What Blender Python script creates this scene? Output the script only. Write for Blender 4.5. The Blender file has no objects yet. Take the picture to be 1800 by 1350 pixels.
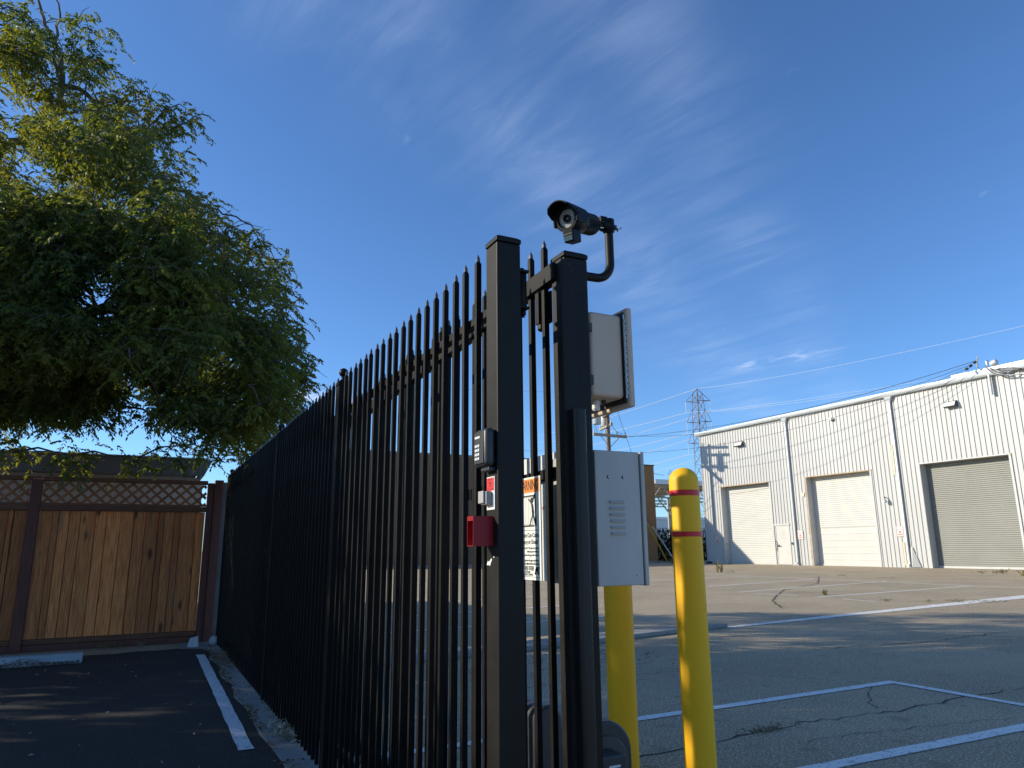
import bpy, math, random
import numpy as np
from mathutils import Vector, Matrix, noise

random.seed(7)
rng = np.random.default_rng(11)
sc = bpy.context.scene
COL = sc.collection

# ------------------------------------------------------------------ camera
FPX, PITCH, ROLL, YAW = 1272.0, math.radians(12.78), math.radians(-0.53), math.radians(26.65)
CAM = Vector((0, 0, 1.0))
_fw = Vector((math.sin(YAW) * math.cos(PITCH), math.cos(YAW) * math.cos(PITCH), math.sin(PITCH)))
_r0 = Vector((math.cos(YAW), -math.sin(YAW), 0))
_u0 = _r0.cross(_fw)
_rt = _r0 * math.cos(ROLL) + _u0 * math.sin(ROLL)
_up = -_r0 * math.sin(ROLL) + _u0 * math.cos(ROLL)
cd = bpy.data.cameras.new("camera")
cd.sensor_width = 36
cd.lens = FPX / 1800 * 36
cd.clip_start = 0.05
cd.clip_end = 3000
cam = bpy.data.objects.new("camera", cd)
cam.matrix_world = Matrix(((_rt.x, _up.x, -_fw.x, CAM.x), (_rt.y, _up.y, -_fw.y, CAM.y), (_rt.z, _up.z, -_fw.z, CAM.z), (0, 0, 0, 1)))
COL.objects.link(cam)
sc.camera = cam

# ------------------------------------------------------------------ light
SUN_A, SUN_E = math.radians(30), math.radians(22)
SUN = Vector((-math.cos(SUN_E) * math.cos(SUN_A), math.cos(SUN_E) * math.sin(SUN_A), math.sin(SUN_E)))
sl = bpy.data.lights.new("sun", 'SUN')
sl.energy = 4.1
sl.angle = math.radians(0.53)
sl.color = (1.0, 0.91, 0.74)
so = bpy.data.objects.new("sun", sl)
so.rotation_euler = SUN.to_track_quat('Z', 'Y').to_euler()
so.location = (-20, 20, 30)
COL.objects.link(so)

world = bpy.data.worlds.new("World")
sc.world = world
world.use_nodes = True
nt = world.node_tree
nt.nodes.clear()
N = nt.nodes.new
L = nt.links.new
out = N("ShaderNodeOutputWorld")
bg = N("ShaderNodeBackground")
bg.inputs[1].default_value = 0.112
sky = N("ShaderNodeTexSky")
sky.sky_type = 'NISHITA'
sky.sun_disc = False
sky.sun_elevation = SUN_E
sky.sun_rotation = math.atan2(SUN.x, SUN.y)
sky.altitude = 1500
sky.air_density = 1.0
sky.dust_density = 1.0
sky.ozone_density = 1.6
L(bg.outputs[0], out.inputs[0])
# thin cirrus: stretched noise on the plane of a high cloud layer
tc = N("ShaderNodeTexCoord")
sep = N("ShaderNodeSeparateXYZ")
L(tc.outputs["Generated"], sep.inputs[0])


def wmath(op, a, b=None, clamp=False):
    n = N("ShaderNodeMath")
    n.operation = op
    n.use_clamp = clamp
    for i, v in enumerate((a, b)):
        if v is None:
            continue
        if isinstance(v, (int, float)):
            n.inputs[i].default_value = v
        else:
            L(v, n.inputs[i])
    return n.outputs[0]


zc = wmath('MAXIMUM', wmath('ADD', sep.outputs[2], 0.06), 0.03)
cx = wmath('DIVIDE', sep.outputs[0], zc)
cy = wmath('DIVIDE', sep.outputs[1], zc)
comb = N("ShaderNodeCombineXYZ")
L(cx, comb.inputs[0])
L(cy, comb.inputs[1])


def wnoise(scale, rot, loc, detail=6, rough=0.6, dist=0.0):
    mp = N("ShaderNodeMapping")
    mp.vector_type = 'TEXTURE'                 # turn first, then stretch along the turned axis
    mp.inputs["Location"].default_value = loc
    mp.inputs["Rotation"].default_value = (0, 0, rot)
    mp.inputs["Scale"].default_value = tuple(1 / k for k in scale)
    L(comb.outputs[0], mp.inputs[0])
    n = N("ShaderNodeTexNoise")
    n.inputs["Scale"].default_value = 1
    n.inputs["Detail"].default_value = detail
    n.inputs["Roughness"].default_value = rough
    n.inputs["Distortion"].default_value = dist
    L(mp.outputs[0], n.inputs[0])
    return n.outputs["Fac"]


def wrange(v, a, b, c, d):
    n = N("ShaderNodeMapRange")
    n.interpolation_type = 'SMOOTHSTEP'
    for i, k in enumerate((a, b, c, d)):
        n.inputs[i + 1].default_value = k
    L(v, n.inputs[0])
    return n.outputs[0]


fibre = wrange(wnoise((1.9, 9.0, 1), math.radians(-77), (0.7, 2.2, 0), 8, 0.62, 0.6), 0.30, 0.74, 0.15, 1)
patchy = wrange(wnoise((1.5, 1.5, 1), 0, (3.1, 0.4, 0), 4, 0.55, 0.3), 0.30, 0.66, 0.25, 1)
wob = wmath('MULTIPLY', wmath('SUBTRACT', wnoise((1.3, 1.3, 1), 0, (7.0, 1.0, 0), 3, 0.5), 0.5), 0.16)


def lane(q0, width, ang=34):
    """a long soft lane of cirrus crossing the sky"""
    a = math.radians(ang)
    q = wmath('ADD', wmath('ADD', wmath('MULTIPLY', cx, -math.sin(a)), wmath('MULTIPLY', cy, math.cos(a))), wob)
    d = wmath('DIVIDE', wmath('SUBTRACT', q, q0), width)
    return wmath('EXPONENT', wmath('MULTIPLY', wmath('MULTIPLY', d, d), -1.0))


def puff_at(x0, y0, ang, la, lb):
    a = math.radians(ang)
    dx, dy = wmath('SUBTRACT', cx, x0), wmath('SUBTRACT', cy, y0)
    p = wmath('DIVIDE', wmath('ADD', wmath('MULTIPLY', dx, math.cos(a)), wmath('MULTIPLY', dy, math.sin(a))), la)
    q = wmath('DIVIDE', wmath('SUBTRACT', wmath('MULTIPLY', dy, math.cos(a)), wmath('MULTIPLY', dx, math.sin(a))), lb)
    return wmath('EXPONENT', wmath('MULTIPLY', wmath('ADD', wmath('MULTIPLY', p, p), wmath('MULTIPLY', q, q)), -1.0))


lanes = wmath('ADD', wmath('ADD', lane(0.74, 0.20), wmath('MULTIPLY', lane(0.34, 0.13), 0.8)), wmath('MULTIPLY', lane(-0.9, 0.5), 0.35))
thin = wmath('MULTIPLY', wmath('MULTIPLY', lanes, patchy), fibre)
wisp = wrange(wnoise((7, 16, 1), math.radians(-70), (5.0, 1.0, 0), 6, 0.65, 0.7), 0.42, 0.66, 0, 1)
wisps = wmath('MULTIPLY', wmath('ADD', puff_at(2.42, 2.24, -66, 0.20, 0.06), puff_at(0.62, 3.70, 8, 0.34, 0.13)), wisp)
low = wmath('MULTIPLY', puff_at(0.66, 3.72, 6, 0.42, 0.10), 0.5)
flecks = wmath('MULTIPLY', wrange(wnoise((6.5, 9.5, 1), math.radians(20), (5.0, 1.0, 0), 6, 0.6, 0.5), 0.68, 0.80, 0, 1), wrange(wnoise((1.1, 1.2, 1), 0, (9.0, 4.0, 0), 2, 0.5), 0.46, 0.6, 0, 1))
cl = wmath('ADD', wmath('ADD', wmath('MULTIPLY', thin, 0.24), wmath('MULTIPLY', flecks, 0.22)), wmath('ADD', wmath('MULTIPLY', wisps, 0.75), low), True)
mixc = N("ShaderNodeMix")
mixc.data_type = 'RGBA'
L(cl, mixc.inputs[0])
tint = N("ShaderNodeMix")
tint.data_type = 'RGBA'
tint.blend_type = 'MULTIPLY'
tint.inputs[0].default_value = 1
L(sky.outputs[0], tint.inputs[6])
tint.inputs[7].default_value = (0.63, 0.95, 1.31, 1)
L(tint.outputs[2], mixc.inputs[6])
mixc.inputs[7].default_value = (4.0, 5.0, 7.0, 1)
L(mixc.outputs[2], bg.inputs[0])

sc.view_settings.view_transform = 'Standard'
sc.view_settings.look = 'None'
sc.view_settings.exposure = 0.47
sc.view_settings.gamma = 1
sc.view_settings.use_curve_mapping = False
sc.render.engine = 'CYCLES'
sc.cycles.use_denoising = True
sc.cycles.max_bounces = 8
sc.cycles.transparent_max_bounces = 8


# ------------------------------------------------------------------ helpers
def spot(px, py, axis, val):
    """World point seen at photograph pixel (px, py) where coordinate `axis` equals val: how sizes were measured."""
    d = _rt * ((px - 900) / FPX) - _up * ((py - 675) / FPX) + _fw
    t = (val - CAM[axis]) / d[axis]
    return CAM + d * t


LOC = {}


def wloc(o):
    return LOC.get(o.name, Vector((0, 0, 0))) if o else Vector((0, 0, 0))


def tag(o, label=None, cat=None, group=None, kind=None):
    if label:
        o["label"] = label
    if cat:
        o["category"] = cat
    if group:
        o["group"] = group
    if kind:
        o["kind"] = kind
    return o


def thing(name, loc, label, cat, group=None):
    o = bpy.data.objects.new(name, None)
    o.empty_display_size = 0.1
    o.location = loc
    COL.objects.link(o)
    LOC[o.name] = Vector(loc)
    return tag(o, label, cat, group)


class MB:
    def __init__(s):
        s.v = []
        s.f = []

    def add(s, vs, fs):
        b = len(s.v)
        s.v.extend([tuple(p) for p in vs])
        s.f.extend([tuple(i + b for i in f) for f in fs])
        return s

    def box(s, x0, x1, y0, y1, z0, z1, R=None, c=None):
        vs = [Vector((x, y, z)) for z in (z0, z1) for y in (y0, y1) for x in (x0, x1)]
        if R is not None:
            c = Vector(c) if c is not None else Vector(((x0 + x1) / 2, (y0 + y1) / 2, (z0 + z1) / 2))
            vs = [R @ (p - c) + c for p in vs]
        return s.add(vs, [(0, 2, 3, 1), (4, 5, 7, 6), (0, 1, 5, 4), (2, 6, 7, 3), (0, 4, 6, 2), (1, 3, 7, 5)])

    def quad(s, a, b, c, d):
        return s.add([a, b, c, d], [(0, 1, 2, 3)])

    def prism(s, pts, z0, z1):
        n = len(pts)
        vs = [(p[0], p[1], z0) for p in pts] + [(p[0], p[1], z1) for p in pts]
        return s.add(vs, [tuple(range(n))[::-1], tuple(range(n, 2 * n))] + [(i, (i + 1) % n, n + (i + 1) % n, n + i) for i in range(n)])

    def tube(s, pts, r, n=8, cap=True):
        pts = [Vector(p) for p in pts]
        m = len(pts)
        rs = r if isinstance(r, (list, tuple)) else [r] * m
        vs, fs = [], []
        ref = None
        for i, p in enumerate(pts):
            t = (pts[min(i + 1, m - 1)] - pts[max(i - 1, 0)])
            t = t.normalized() if t.length > 1e-9 else Vector((0, 0, 1))
            if ref is None:
                ref = t.orthogonal().normalized()
            ref = (ref - t * ref.dot(t))
            ref = ref.normalized() if ref.length > 1e-6 else t.orthogonal().normalized()
            w = t.cross(ref)
            for k in range(n):
                a = 2 * math.pi * k / n
                vs.append(p + (ref * math.cos(a) + w * math.sin(a)) * rs[i])
        for i in range(m - 1):
            for k in range(n):
                fs.append((i * n + k, i * n + (k + 1) % n, (i + 1) * n + (k + 1) % n, (i + 1) * n + k))
        if cap:
            fs.append(tuple(range(n))[::-1])
            fs.append(tuple((m - 1) * n + k for k in range(n)))
        return s.add(vs, fs)

    def lathe(s, prof, origin, R=None, n=24, close=True):
        """profile [(radius, height)] spun about local z."""
        o = Vector(origin)
        R = R or Matrix.Identity(3)
        m = len(prof)
        vs = [o + R @ Vector((r * math.cos(2 * math.pi * k / n), r * math.sin(2 * math.pi * k / n), h)) for r, h in prof for k in range(n)]
        fs = [(i * n + k, i * n + (k + 1) % n, (i + 1) * n + (k + 1) % n, (i + 1) * n + k) for i in range(m - 1) for k in range(n)]
        if close:
            fs.append(tuple(range(n))[::-1])
            fs.append(tuple((m - 1) * n + k for k in range(n)))
        return s.add(vs, fs)

    def mesh(s, name, mat=None, base=(0, 0, 0), smooth=False):
        me = bpy.data.meshes.new(name)
        b = Vector(base)
        me.from_pydata([(p[0] - b.x, p[1] - b.y, p[2] - b.z) for p in s.v], [], s.f)
        if mat:
            me.materials.append(mat)
        if smooth:
            me.polygons.foreach_set("use_smooth", [True] * len(me.polygons))
            me.set_sharp_from_angle(angle=math.radians(40)) if hasattr(me, "set_sharp_from_angle") else None
        me.update()
        return me

    def build(s, name, mat, parent=None, smooth=False, bevel=0, seg=2, label=None, cat=None, group=None, kind=None, loc=None):
        base = Vector(loc) if loc is not None else wloc(parent)
        o = bpy.data.objects.new(name, s.mesh(name, mat, base, smooth))
        COL.objects.link(o)
        if parent:
            o.parent = parent
            if loc is not None:
                o.location = base - wloc(parent)
        elif loc is not None:
            o.location = base
        LOC[o.name] = base
        if bevel:
            m = o.modifiers.new("bevel", 'BEVEL')
            m.width = bevel
            m.segments = seg
            m.limit_method = 'ANGLE'
            m.angle_limit = math.radians(35)
        return tag(o, label, cat, group, kind)


def piece(name, me, parent, loc, rot=None, scale=None):
    o = bpy.data.objects.new(name, me)
    COL.objects.link(o)
    o.parent = parent
    o.location = Vector(loc) - wloc(parent)
    if rot:
        o.rotation_euler = rot
    if scale:
        o.scale = scale
    LOC[o.name] = Vector(loc)
    return o


def text(name, body, size, pos, xdir, ydir, mat, parent, align='CENTER', sx=1.0, ext=0.0004):
    cu = bpy.data.curves.new(name, 'FONT')
    cu.body = body
    cu.size = size
    cu.align_x = align
    cu.align_y = 'CENTER'
    cu.extrude = ext
    cu.resolution_u = 3
    tmp = bpy.data.objects.new("tmp", cu)
    COL.objects.link(tmp)
    me = bpy.data.meshes.new_from_object(tmp.evaluated_get(bpy.context.evaluated_depsgraph_get()))
    bpy.data.objects.remove(tmp)
    me.materials.clear()
    me.materials.append(mat)
    o = bpy.data.objects.new(name, me)
    COL.objects.link(o)
    x, y = Vector(xdir).normalized(), Vector(ydir).normalized()
    z = x.cross(y)
    p = Vector(pos) - wloc(parent)
    o.parent = parent
    o.matrix_local = Matrix(((x.x * sx, y.x, z.x, p.x), (x.y * sx, y.y, z.y, p.y), (x.z * sx, y.z, z.z, p.z), (0, 0, 0, 1)))
    return o


# ------------------------------------------------------------------ materials
def material(name, cols, rough=0.6, metal=0.0, scale=6, detail=5, bump=0.0, bscale=60, stretch=(1, 1, 1), lo=0.3, hi=0.7,
             speck=None, spots=None, rand=0.0, spec=0.5, rvar=0.0, coat=0.0):
    m = bpy.data.materials.new(name)
    m.use_nodes = True
    t = m.node_tree
    b = t.nodes["Principled BSDF"]
    n, l = t.nodes.new, t.links.new
    co = n("ShaderNodeTexCoord")
    vec = co.outputs["Object"]
    if rand:
        oi = n("ShaderNodeObjectInfo")
        va = n("ShaderNodeVectorMath")
        va.operation = 'SCALE'
        cb = n("ShaderNodeCombineXYZ")
        l(oi.outputs["Random"], cb.inputs[0])
        l(oi.outputs["Random"], cb.inputs[1])
        l(oi.outputs["Random"], cb.inputs[2])
        l(cb.outputs[0], va.inputs[0])
        va.inputs["Scale"].default_value = 37
        ad = n("ShaderNodeVectorMath")
        l(vec, ad.inputs[0])
        l(va.outputs[0], ad.inputs[1])
        vec = ad.outputs[0]
    mp = n("ShaderNodeMapping")
    mp.inputs["Scale"].default_value = stretch
    l(vec, mp.inputs[0])
    no = n("ShaderNodeTexNoise")
    no.inputs["Scale"].default_value = scale
    no.inputs["Detail"].default_value = detail
    no.inputs["Roughness"].default_value = 0.62
    l(mp.outputs[0], no.inputs[0])
    rp = n("ShaderNodeValToRGB")
    e = rp.color_ramp.elements
    e[0].position, e[1].position = lo, hi
    e[0].color = (*cols[0], 1)
    e[1].color = (*cols[-1], 1)
    for i, c in enumerate(cols[1:-1]):
        k = e.new(lo + (hi - lo) * (i + 1) / (len(cols) - 1))
        k.color = (*c, 1)
    l(no.outputs["Fac"], rp.inputs[0])
    colr = rp.outputs[0]

    def mixin(fac, colour, mode='MIX'):
        nonlocal colr
        mx = n("ShaderNodeMix")
        mx.data_type = 'RGBA'
        mx.blend_type = mode
        l(fac, mx.inputs[0]) if not isinstance(fac, float) else setattr(mx.inputs[0], "default_value", fac)
        l(colr, mx.inputs[6])
        if isinstance(colour, tuple):
            mx.inputs[7].default_value = (*colour, 1)
        else:
            l(colour, mx.inputs[7])
        colr = mx.outputs[2]

    def thr(src, a, bb, hi_=1.0):
        mr = n("ShaderNodeMapRange")
        mr.interpolation_type = 'SMOOTHSTEP'
        mr.inputs[1].default_value = a
        mr.inputs[2].default_value = bb
        mr.inputs[4].default_value = hi_
        l(src, mr.inputs[0])
        return mr.outputs[0]

    if rand:
        hs = n("ShaderNodeHueSaturation")
        mr = n("ShaderNodeMapRange")
        mr.inputs[3].default_value = 1 - rand
        mr.inputs[4].default_value = 1 + rand
        l(oi.outputs["Random"], mr.inputs[0])
        l(mr.outputs[0], hs.inputs["Value"])
        l(colr, hs.inputs["Color"])
        colr = hs.outputs[0]
    if speck:  # (scale, lo, hi, colour, amount)
        for (ss, a, bb, cc, am) in (speck if isinstance(speck, list) else [speck]):
            ns = n("ShaderNodeTexNoise")
            ns.inputs["Scale"].default_value = ss
            ns.inputs["Detail"].default_value = 3
            l(vec, ns.inputs[0])
            mixin(thr(ns.outputs["Fac"], a, bb, am), cc)
    if spots:  # stretched stains (scale, stretch, lo, hi, colour, amount)
        for (ss, st, a, bb, cc, am) in spots:
            m2 = n("ShaderNodeMapping")
            m2.inputs["Scale"].default_value = st
            l(vec, m2.inputs[0])
            ns = n("ShaderNodeTexNoise")
            ns.inputs["Scale"].default_value = ss
            ns.inputs["Detail"].default_value = 6
            ns.inputs["Distortion"].default_value = 0.4
            l(m2.outputs[0], ns.inputs[0])
            mixin(thr(ns.outputs["Fac"], a, bb, am), cc)
    l(colr, b.inputs["Base Color"])
    b.inputs["Metallic"].default_value = metal
    b.inputs["Roughness"].default_value = rough
    b.inputs["Specular IOR Level"].default_value = spec
    b.inputs["Coat Weight"].default_value = coat
    if rvar:
        mr = n("ShaderNodeMapRange")
        mr.inputs[3].default_value = rough - rvar
        mr.inputs[4].default_value = rough + rvar
        l(no.outputs["Fac"], mr.inputs[0])
        l(mr.outputs[0], b.inputs["Roughness"])
    if bump:
        nb = n("ShaderNodeTexNoise")
        nb.inputs["Scale"].default_value = bscale
        nb.inputs["Detail"].default_value = 4
        l(mp.outputs[0], nb.inputs[0])
        bp = n("ShaderNodeBump")
        bp.inputs["Strength"].default_value = bump
        bp.inputs["Distance"].default_value = 0.01
        l(nb.outputs["Fac"], bp.inputs["Height"])
        l(bp.outputs[0], b.inputs["Normal"])
    return m


def leaf_material(name, c0, c1, c2, trans=0.45):
    m = bpy.data.materials.new(name)
    m.use_nodes = True
    t = m.node_tree
    n, l = t.nodes.new, t.links.new
    t.nodes.clear()
    o = n("ShaderNodeOutputMaterial")
    co = n("ShaderNodeTexCoord")
    n1 = n("ShaderNodeTexNoise")
    n1.inputs["Scale"].default_value = 0.9
    n1.inputs["Detail"].default_value = 3
    l(co.outputs["Object"], n1.inputs[0])
    n2 = n("ShaderNodeTexNoise")
    n2.inputs["Scale"].default_value = 28
    l(co.outputs["Object"], n2.inputs[0])
    ad = n("ShaderNodeMath")
    ad.operation = 'ADD'
    mu = n("ShaderNodeMath")
    mu.operation = 'MULTIPLY'
    mu.inputs[1].default_value = 0.7
    l(n2.outputs["Fac"], mu.inputs[0])
    l(n1.outputs["Fac"], ad.inputs[0])
    l(mu.outputs[0], ad.inputs[1])
    rp = n("ShaderNodeValToRGB")
    e = rp.color_ramp.elements
    e[0].position, e[1].position = 0.62, 1.12
    e[1].position = 1.0
    e[0].color = (*c0, 1)
    e[1].color = (*c2, 1)
    k = e.new(0.84)
    k.color = (*c1, 1)
    l(ad.outputs[0], rp.inputs[0])
    p = n("ShaderNodeBsdfPrincipled")
    p.inputs["Roughness"].default_value = 0.55
    p.inputs["Specular IOR Level"].default_value = 0.3
    l(rp.outputs[0], p.inputs["Base Color"])
    tr = n("ShaderNodeBsdfTranslucent")
    br = n("ShaderNodeMix")
    br.data_type = 'RGBA'
    br.blend_type = 'MULTIPLY'
    br.inputs[0].default_value = 1
    l(rp.outputs[0], br.inputs[6])
    br.inputs[7].default_value = (2.9, 2.5, 0.7, 1)
    l(br.outputs[2], tr.inputs[0])
    mx = n("ShaderNodeMixShader")
    mx.inputs[0].default_value = trans
    l(p.outputs[0], mx.inputs[1])
    l(tr.outputs[0], mx.inputs[2])
    l(mx.outputs[0], o.inputs[0])
    return m


def plank_material():
    m = material("plank_wood", [(0.42, 0.112, 0.027), (0.64, 0.195, 0.053), (0.77, 0.285, 0.09)], 0.75, scale=5, stretch=(14, 14, 0.9),
                 lo=0.32, hi=0.68, bump=0.4, bscale=9, rand=0.42,
                 spots=[(2.2, (1.6, 1.6, 0.5), 0.62, 0.72, (0.22, 0.16, 0.11), 0.5)])
    t = m.node_tree
    n, l = t.nodes.new, t.links.new
    b = t.nodes["Principled BSDF"]
    src = b.inputs["Base Color"].links[0].from_socket
    co = n("ShaderNodeTexCoord")
    oi = n("ShaderNodeObjectInfo")
    cb = n("ShaderNodeCombineXYZ")
    mu = n("ShaderNodeMath")
    mu.operation = 'MULTIPLY'
    mu.inputs[1].default_value = 53
    l(oi.outputs["Random"], mu.inputs[0])
    l(mu.outputs[0], cb.inputs[2])
    l(mu.outputs[0], cb.inputs[0])
    ad = n("ShaderNodeVectorMath")
    l(co.outputs["Object"], ad.inputs[0])
    l(cb.outputs[0], ad.inputs[1])
    mp = n("ShaderNodeMapping")
    mp.inputs["Scale"].default_value = (6.5, 6.5, 2.3)
    l(ad.outputs[0], mp.inputs[0])
    vo = n("ShaderNodeTexVoronoi")
    vo.inputs["Scale"].default_value = 1.0
    l(mp.outputs[0], vo.inputs[0])
    mr = n("ShaderNodeMapRange")
    mr.interpolation_type = 'SMOOTHSTEP'
    mr.inputs[1].default_value = 0.07
    mr.inputs[2].default_value = 0.21
    mr.inputs[3].default_value = 0.85
    mr.inputs[4].default_value = 0.0
    l(vo.outputs["Distance"], mr.inputs[0])
    mx = n("ShaderNodeMix")
    mx.data_type = 'RGBA'
    l(mr.outputs[0], mx.inputs[0])
    l(src, mx.inputs[6])
    mx.inputs[7].default_value = (0.035, 0.014, 0.006, 1)
    l(mx.outputs[2], b.inputs["Base Color"])
    return m


BLACK = material("black_powder_coat", [(0.005, 0.0045, 0.004), (0.010, 0.009, 0.008)], 0.50, spec=0.17, scale=18, lo=0.35, hi=0.65, bump=0.06, bscale=240, rvar=0.1,
                 speck=(90, 0.70, 0.76, (0.07, 0.06, 0.05), 0.5))
TIP_SUNLIT = material("sunlit_tip_paint", [(0.10, 0.098, 0.094), (0.17, 0.165, 0.16)], 0.38, 0.3, scale=200)  # paler than the pickets: sun glint on the spear facets put into the colour
POST = material("black_post_paint", [(0.006, 0.005, 0.004), (0.012, 0.0105, 0.009)], 0.50, spec=0.22, scale=9, lo=0.3, hi=0.7, bump=0.05, bscale=300, rvar=0.12,
                speck=[(130, 0.70, 0.75, (0.09, 0.08, 0.07), 0.6)],
                spots=[(5, (3, 3, 0.4), 0.58, 0.75, (0.03, 0.026, 0.022), 0.5)])
EDGE = material("safety_edge_rubber", [(0.008, 0.0072, 0.0065), (0.017, 0.0155, 0.014)], 0.42, spec=0.32, scale=12, stretch=(3, 3, 0.3), rvar=0.06)
RUBBER = material("black_rubber", [(0.013, 0.013, 0.014), (0.03, 0.029, 0.028)], 0.5, scale=12, stretch=(3, 3, 0.3), bump=0.03)
PLASTIC_BLK = material("dark_plastic", [(0.022, 0.024, 0.027), (0.034, 0.036, 0.04)], 0.42, scale=40, bump=0.05, bscale=700)
OPER = material("operator_grey_plastic", [(0.045, 0.042, 0.038), (0.06, 0.056, 0.05)], 0.5, scale=40)
CAM_BLK = material("camera_black_paint", [(0.0025, 0.0025, 0.003), (0.006, 0.006, 0.0065)], 0.45, scale=30, spec=0.16)
PLASTIC_MID = material("grey_post_paint", [(0.10, 0.095, 0.09), (0.15, 0.14, 0.13)], 0.6)
KEYWHITE = material("key_white", [(0.6, 0.6, 0.58), (0.72, 0.72, 0.7)], 0.5)
REDBOX = material("red_painted_steel", [(0.24, 0.005, 0.010), (0.31, 0.008, 0.014)], 0.42, spec=0.3, scale=8)
REDSIGN = material("red_sign_print", [(0.62, 0.015, 0.02), (0.7, 0.02, 0.025)], 0.5)
GREYBOX = material("grey_cabinet_paint", [(0.39, 0.37, 0.335), (0.45, 0.425, 0.385)], 0.5, scale=5, stretch=(1, 1, 0.45), lo=0.35, hi=0.65, bump=0.04, bscale=90,
                   spots=[(7, (2.5, 2.5, 0.35), 0.6, 0.74, (0.58, 0.51, 0.43), 0.5)])
GREYPL = material("grey_fibreglass", [(0.50, 0.385, 0.285), (0.54, 0.42, 0.31)], 0.55, scale=12, bump=0.03, bscale=200)
STEEL = material("galvanised_steel", [(0.42, 0.43, 0.44), (0.55, 0.56, 0.57)], 0.35, 0.9, scale=30)
SIGNWHITE = material("sign_white", [(0.72, 0.72, 0.66), (0.8, 0.8, 0.74)], 0.5, scale=9)
ORANGE = material("sign_orange", [(0.72, 0.22, 0.03), (0.8, 0.26, 0.04)], 0.5)
INK = material("black_ink", [(0.012, 0.012, 0.012), (0.02, 0.02, 0.02)], 0.6)
GREYINK = material("grey_ink", [(0.42, 0.43, 0.42), (0.5, 0.5, 0.49)], 0.6)
REDINK = material("red_ink", [(0.55, 0.04, 0.04), (0.62, 0.06, 0.05)], 0.6)
PANELWHITE = material("white_panel_paint", [(0.62, 0.62, 0.58), (0.74, 0.74, 0.7)], 0.45, scale=6, stretch=(1, 1, 0.4),
                      spots=[(16, (1, 1, 2.5), 0.66, 0.72, (0.42, 0.1, 0.07), 0.6)])
YELLOW = material("yellow_bollard_sleeve", [(0.93, 0.47, 0.010), (0.96, 0.50, 0.013)], 0.52, spec=0.3, scale=5, stretch=(1, 1, 0.4), lo=0.3, hi=0.7, bump=0.04, bscale=160,
                  speck=(60, 0.70, 0.78, (0.62, 0.28, 0.03), 0.5), spots=[(4, (2.5, 2.5, 0.25), 0.60, 0.72, (0.70, 0.33, 0.03), 0.55)])
REDTAPE = material("red_reflective_tape", [(0.62, 0.006, 0.010), (0.70, 0.010, 0.015)], 0.4, scale=60)
ASPHALT_OLD = material("weathered_asphalt", [(0.32, 0.25, 0.155), (0.45, 0.355, 0.225)], 0.9, scale=0.5, detail=8, lo=0.35, hi=0.65, bump=1.0, bscale=55,
                       speck=[(75, 0.53, 0.62, (0.66, 0.56, 0.42), 1.0), (95, 0.56, 0.64, (0.07, 0.06, 0.048), 1.0), (6, 0.58, 0.75, (0.215, 0.165, 0.105), 0.6)],
                       spots=[(0.8, (0.25, 1, 1), 0.56, 0.72, (0.46, 0.37, 0.245), 0.6), (0.55, (1, 1, 1), 0.66, 0.74, (0.15, 0.115, 0.075), 0.45), (2.6, (1, 1, 1), 0.70, 0.76, (0.10, 0.08, 0.055), 0.5)], spec=0.3)
ASPHALT_NEW = material("fresh_dark_asphalt", [(0.028, 0.0245, 0.021), (0.041, 0.036, 0.031)], 0.85, scale=1.2, detail=8, bump=0.8, bscale=90,
                       speck=[(95, 0.58, 0.68, (0.085, 0.08, 0.075), 0.8), (2.0, 0.55, 0.75, (0.05, 0.048, 0.046), 0.5)], spec=0.35)
CONCRETE = material("old_concrete", [(0.20, 0.195, 0.185), (0.30, 0.29, 0.27)], 0.85, scale=3, detail=8, bump=0.4, bscale=40,
                    speck=[(60, 0.62, 0.72, (0.12, 0.11, 0.10), 0.7)], spots=[(3, (1, 1, 1), 0.6, 0.72, (0.15, 0.13, 0.11), 0.7)])
PAVE = material("pale_concrete", [(0.36, 0.345, 0.32), (0.46, 0.44, 0.41)], 0.85, scale=1.2, detail=8, bump=0.3, bscale=50)
STOP = material("wheel_stop_concrete", [(0.30, 0.33, 0.36), (0.40, 0.42, 0.44)], 0.8, scale=9, bump=0.3, bscale=60, speck=(40, 0.66, 0.7, (0.1, 0.09, 0.08), 0.8))
PAINT = material("worn_white_paint", [(0.72, 0.72, 0.68), (0.80, 0.80, 0.76)], 0.7, scale=6, bump=0.3, bscale=70,
                 speck=[(70, 0.62, 0.66, (0.10, 0.09, 0.08), 0.8), (14, 0.60, 0.68, (0.22, 0.2, 0.17), 0.6)])
PAINT_FRESH = material("white_stall_paint", [(0.60, 0.62, 0.64), (0.68, 0.70, 0.71)], 0.7, scale=6, bump=0.3, bscale=70,
                       speck=[(45, 0.64, 0.67, (0.04, 0.04, 0.04), 0.9), (110, 0.66, 0.7, (0.06, 0.06, 0.06), 0.8)])
PAINT_OLD = material("faded_line_paint", [(0.68, 0.66, 0.60), (0.82, 0.80, 0.74)], 0.8, scale=4, bump=0.3, bscale=70,
                     speck=[(16, 0.54, 0.64, (0.36, 0.30, 0.21), 0.7)])
CRACK = material("crack_tar", [(0.022, 0.02, 0.018), (0.05, 0.045, 0.04)], 0.95)
SIDING = material("white_metal_siding", [(0.44, 0.435, 0.415), (0.50, 0.495, 0.475)], 0.5, scale=0.35, stretch=(1, 1, 0.35),
                  spots=[(1.6, (1, 2.2, 0.18), 0.64, 0.76, (0.62, 0.55, 0.40), 0.4), (0.9, (1, 1, 0.3), 0.62, 0.75, (0.58, 0.58, 0.57), 0.5)])
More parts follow.
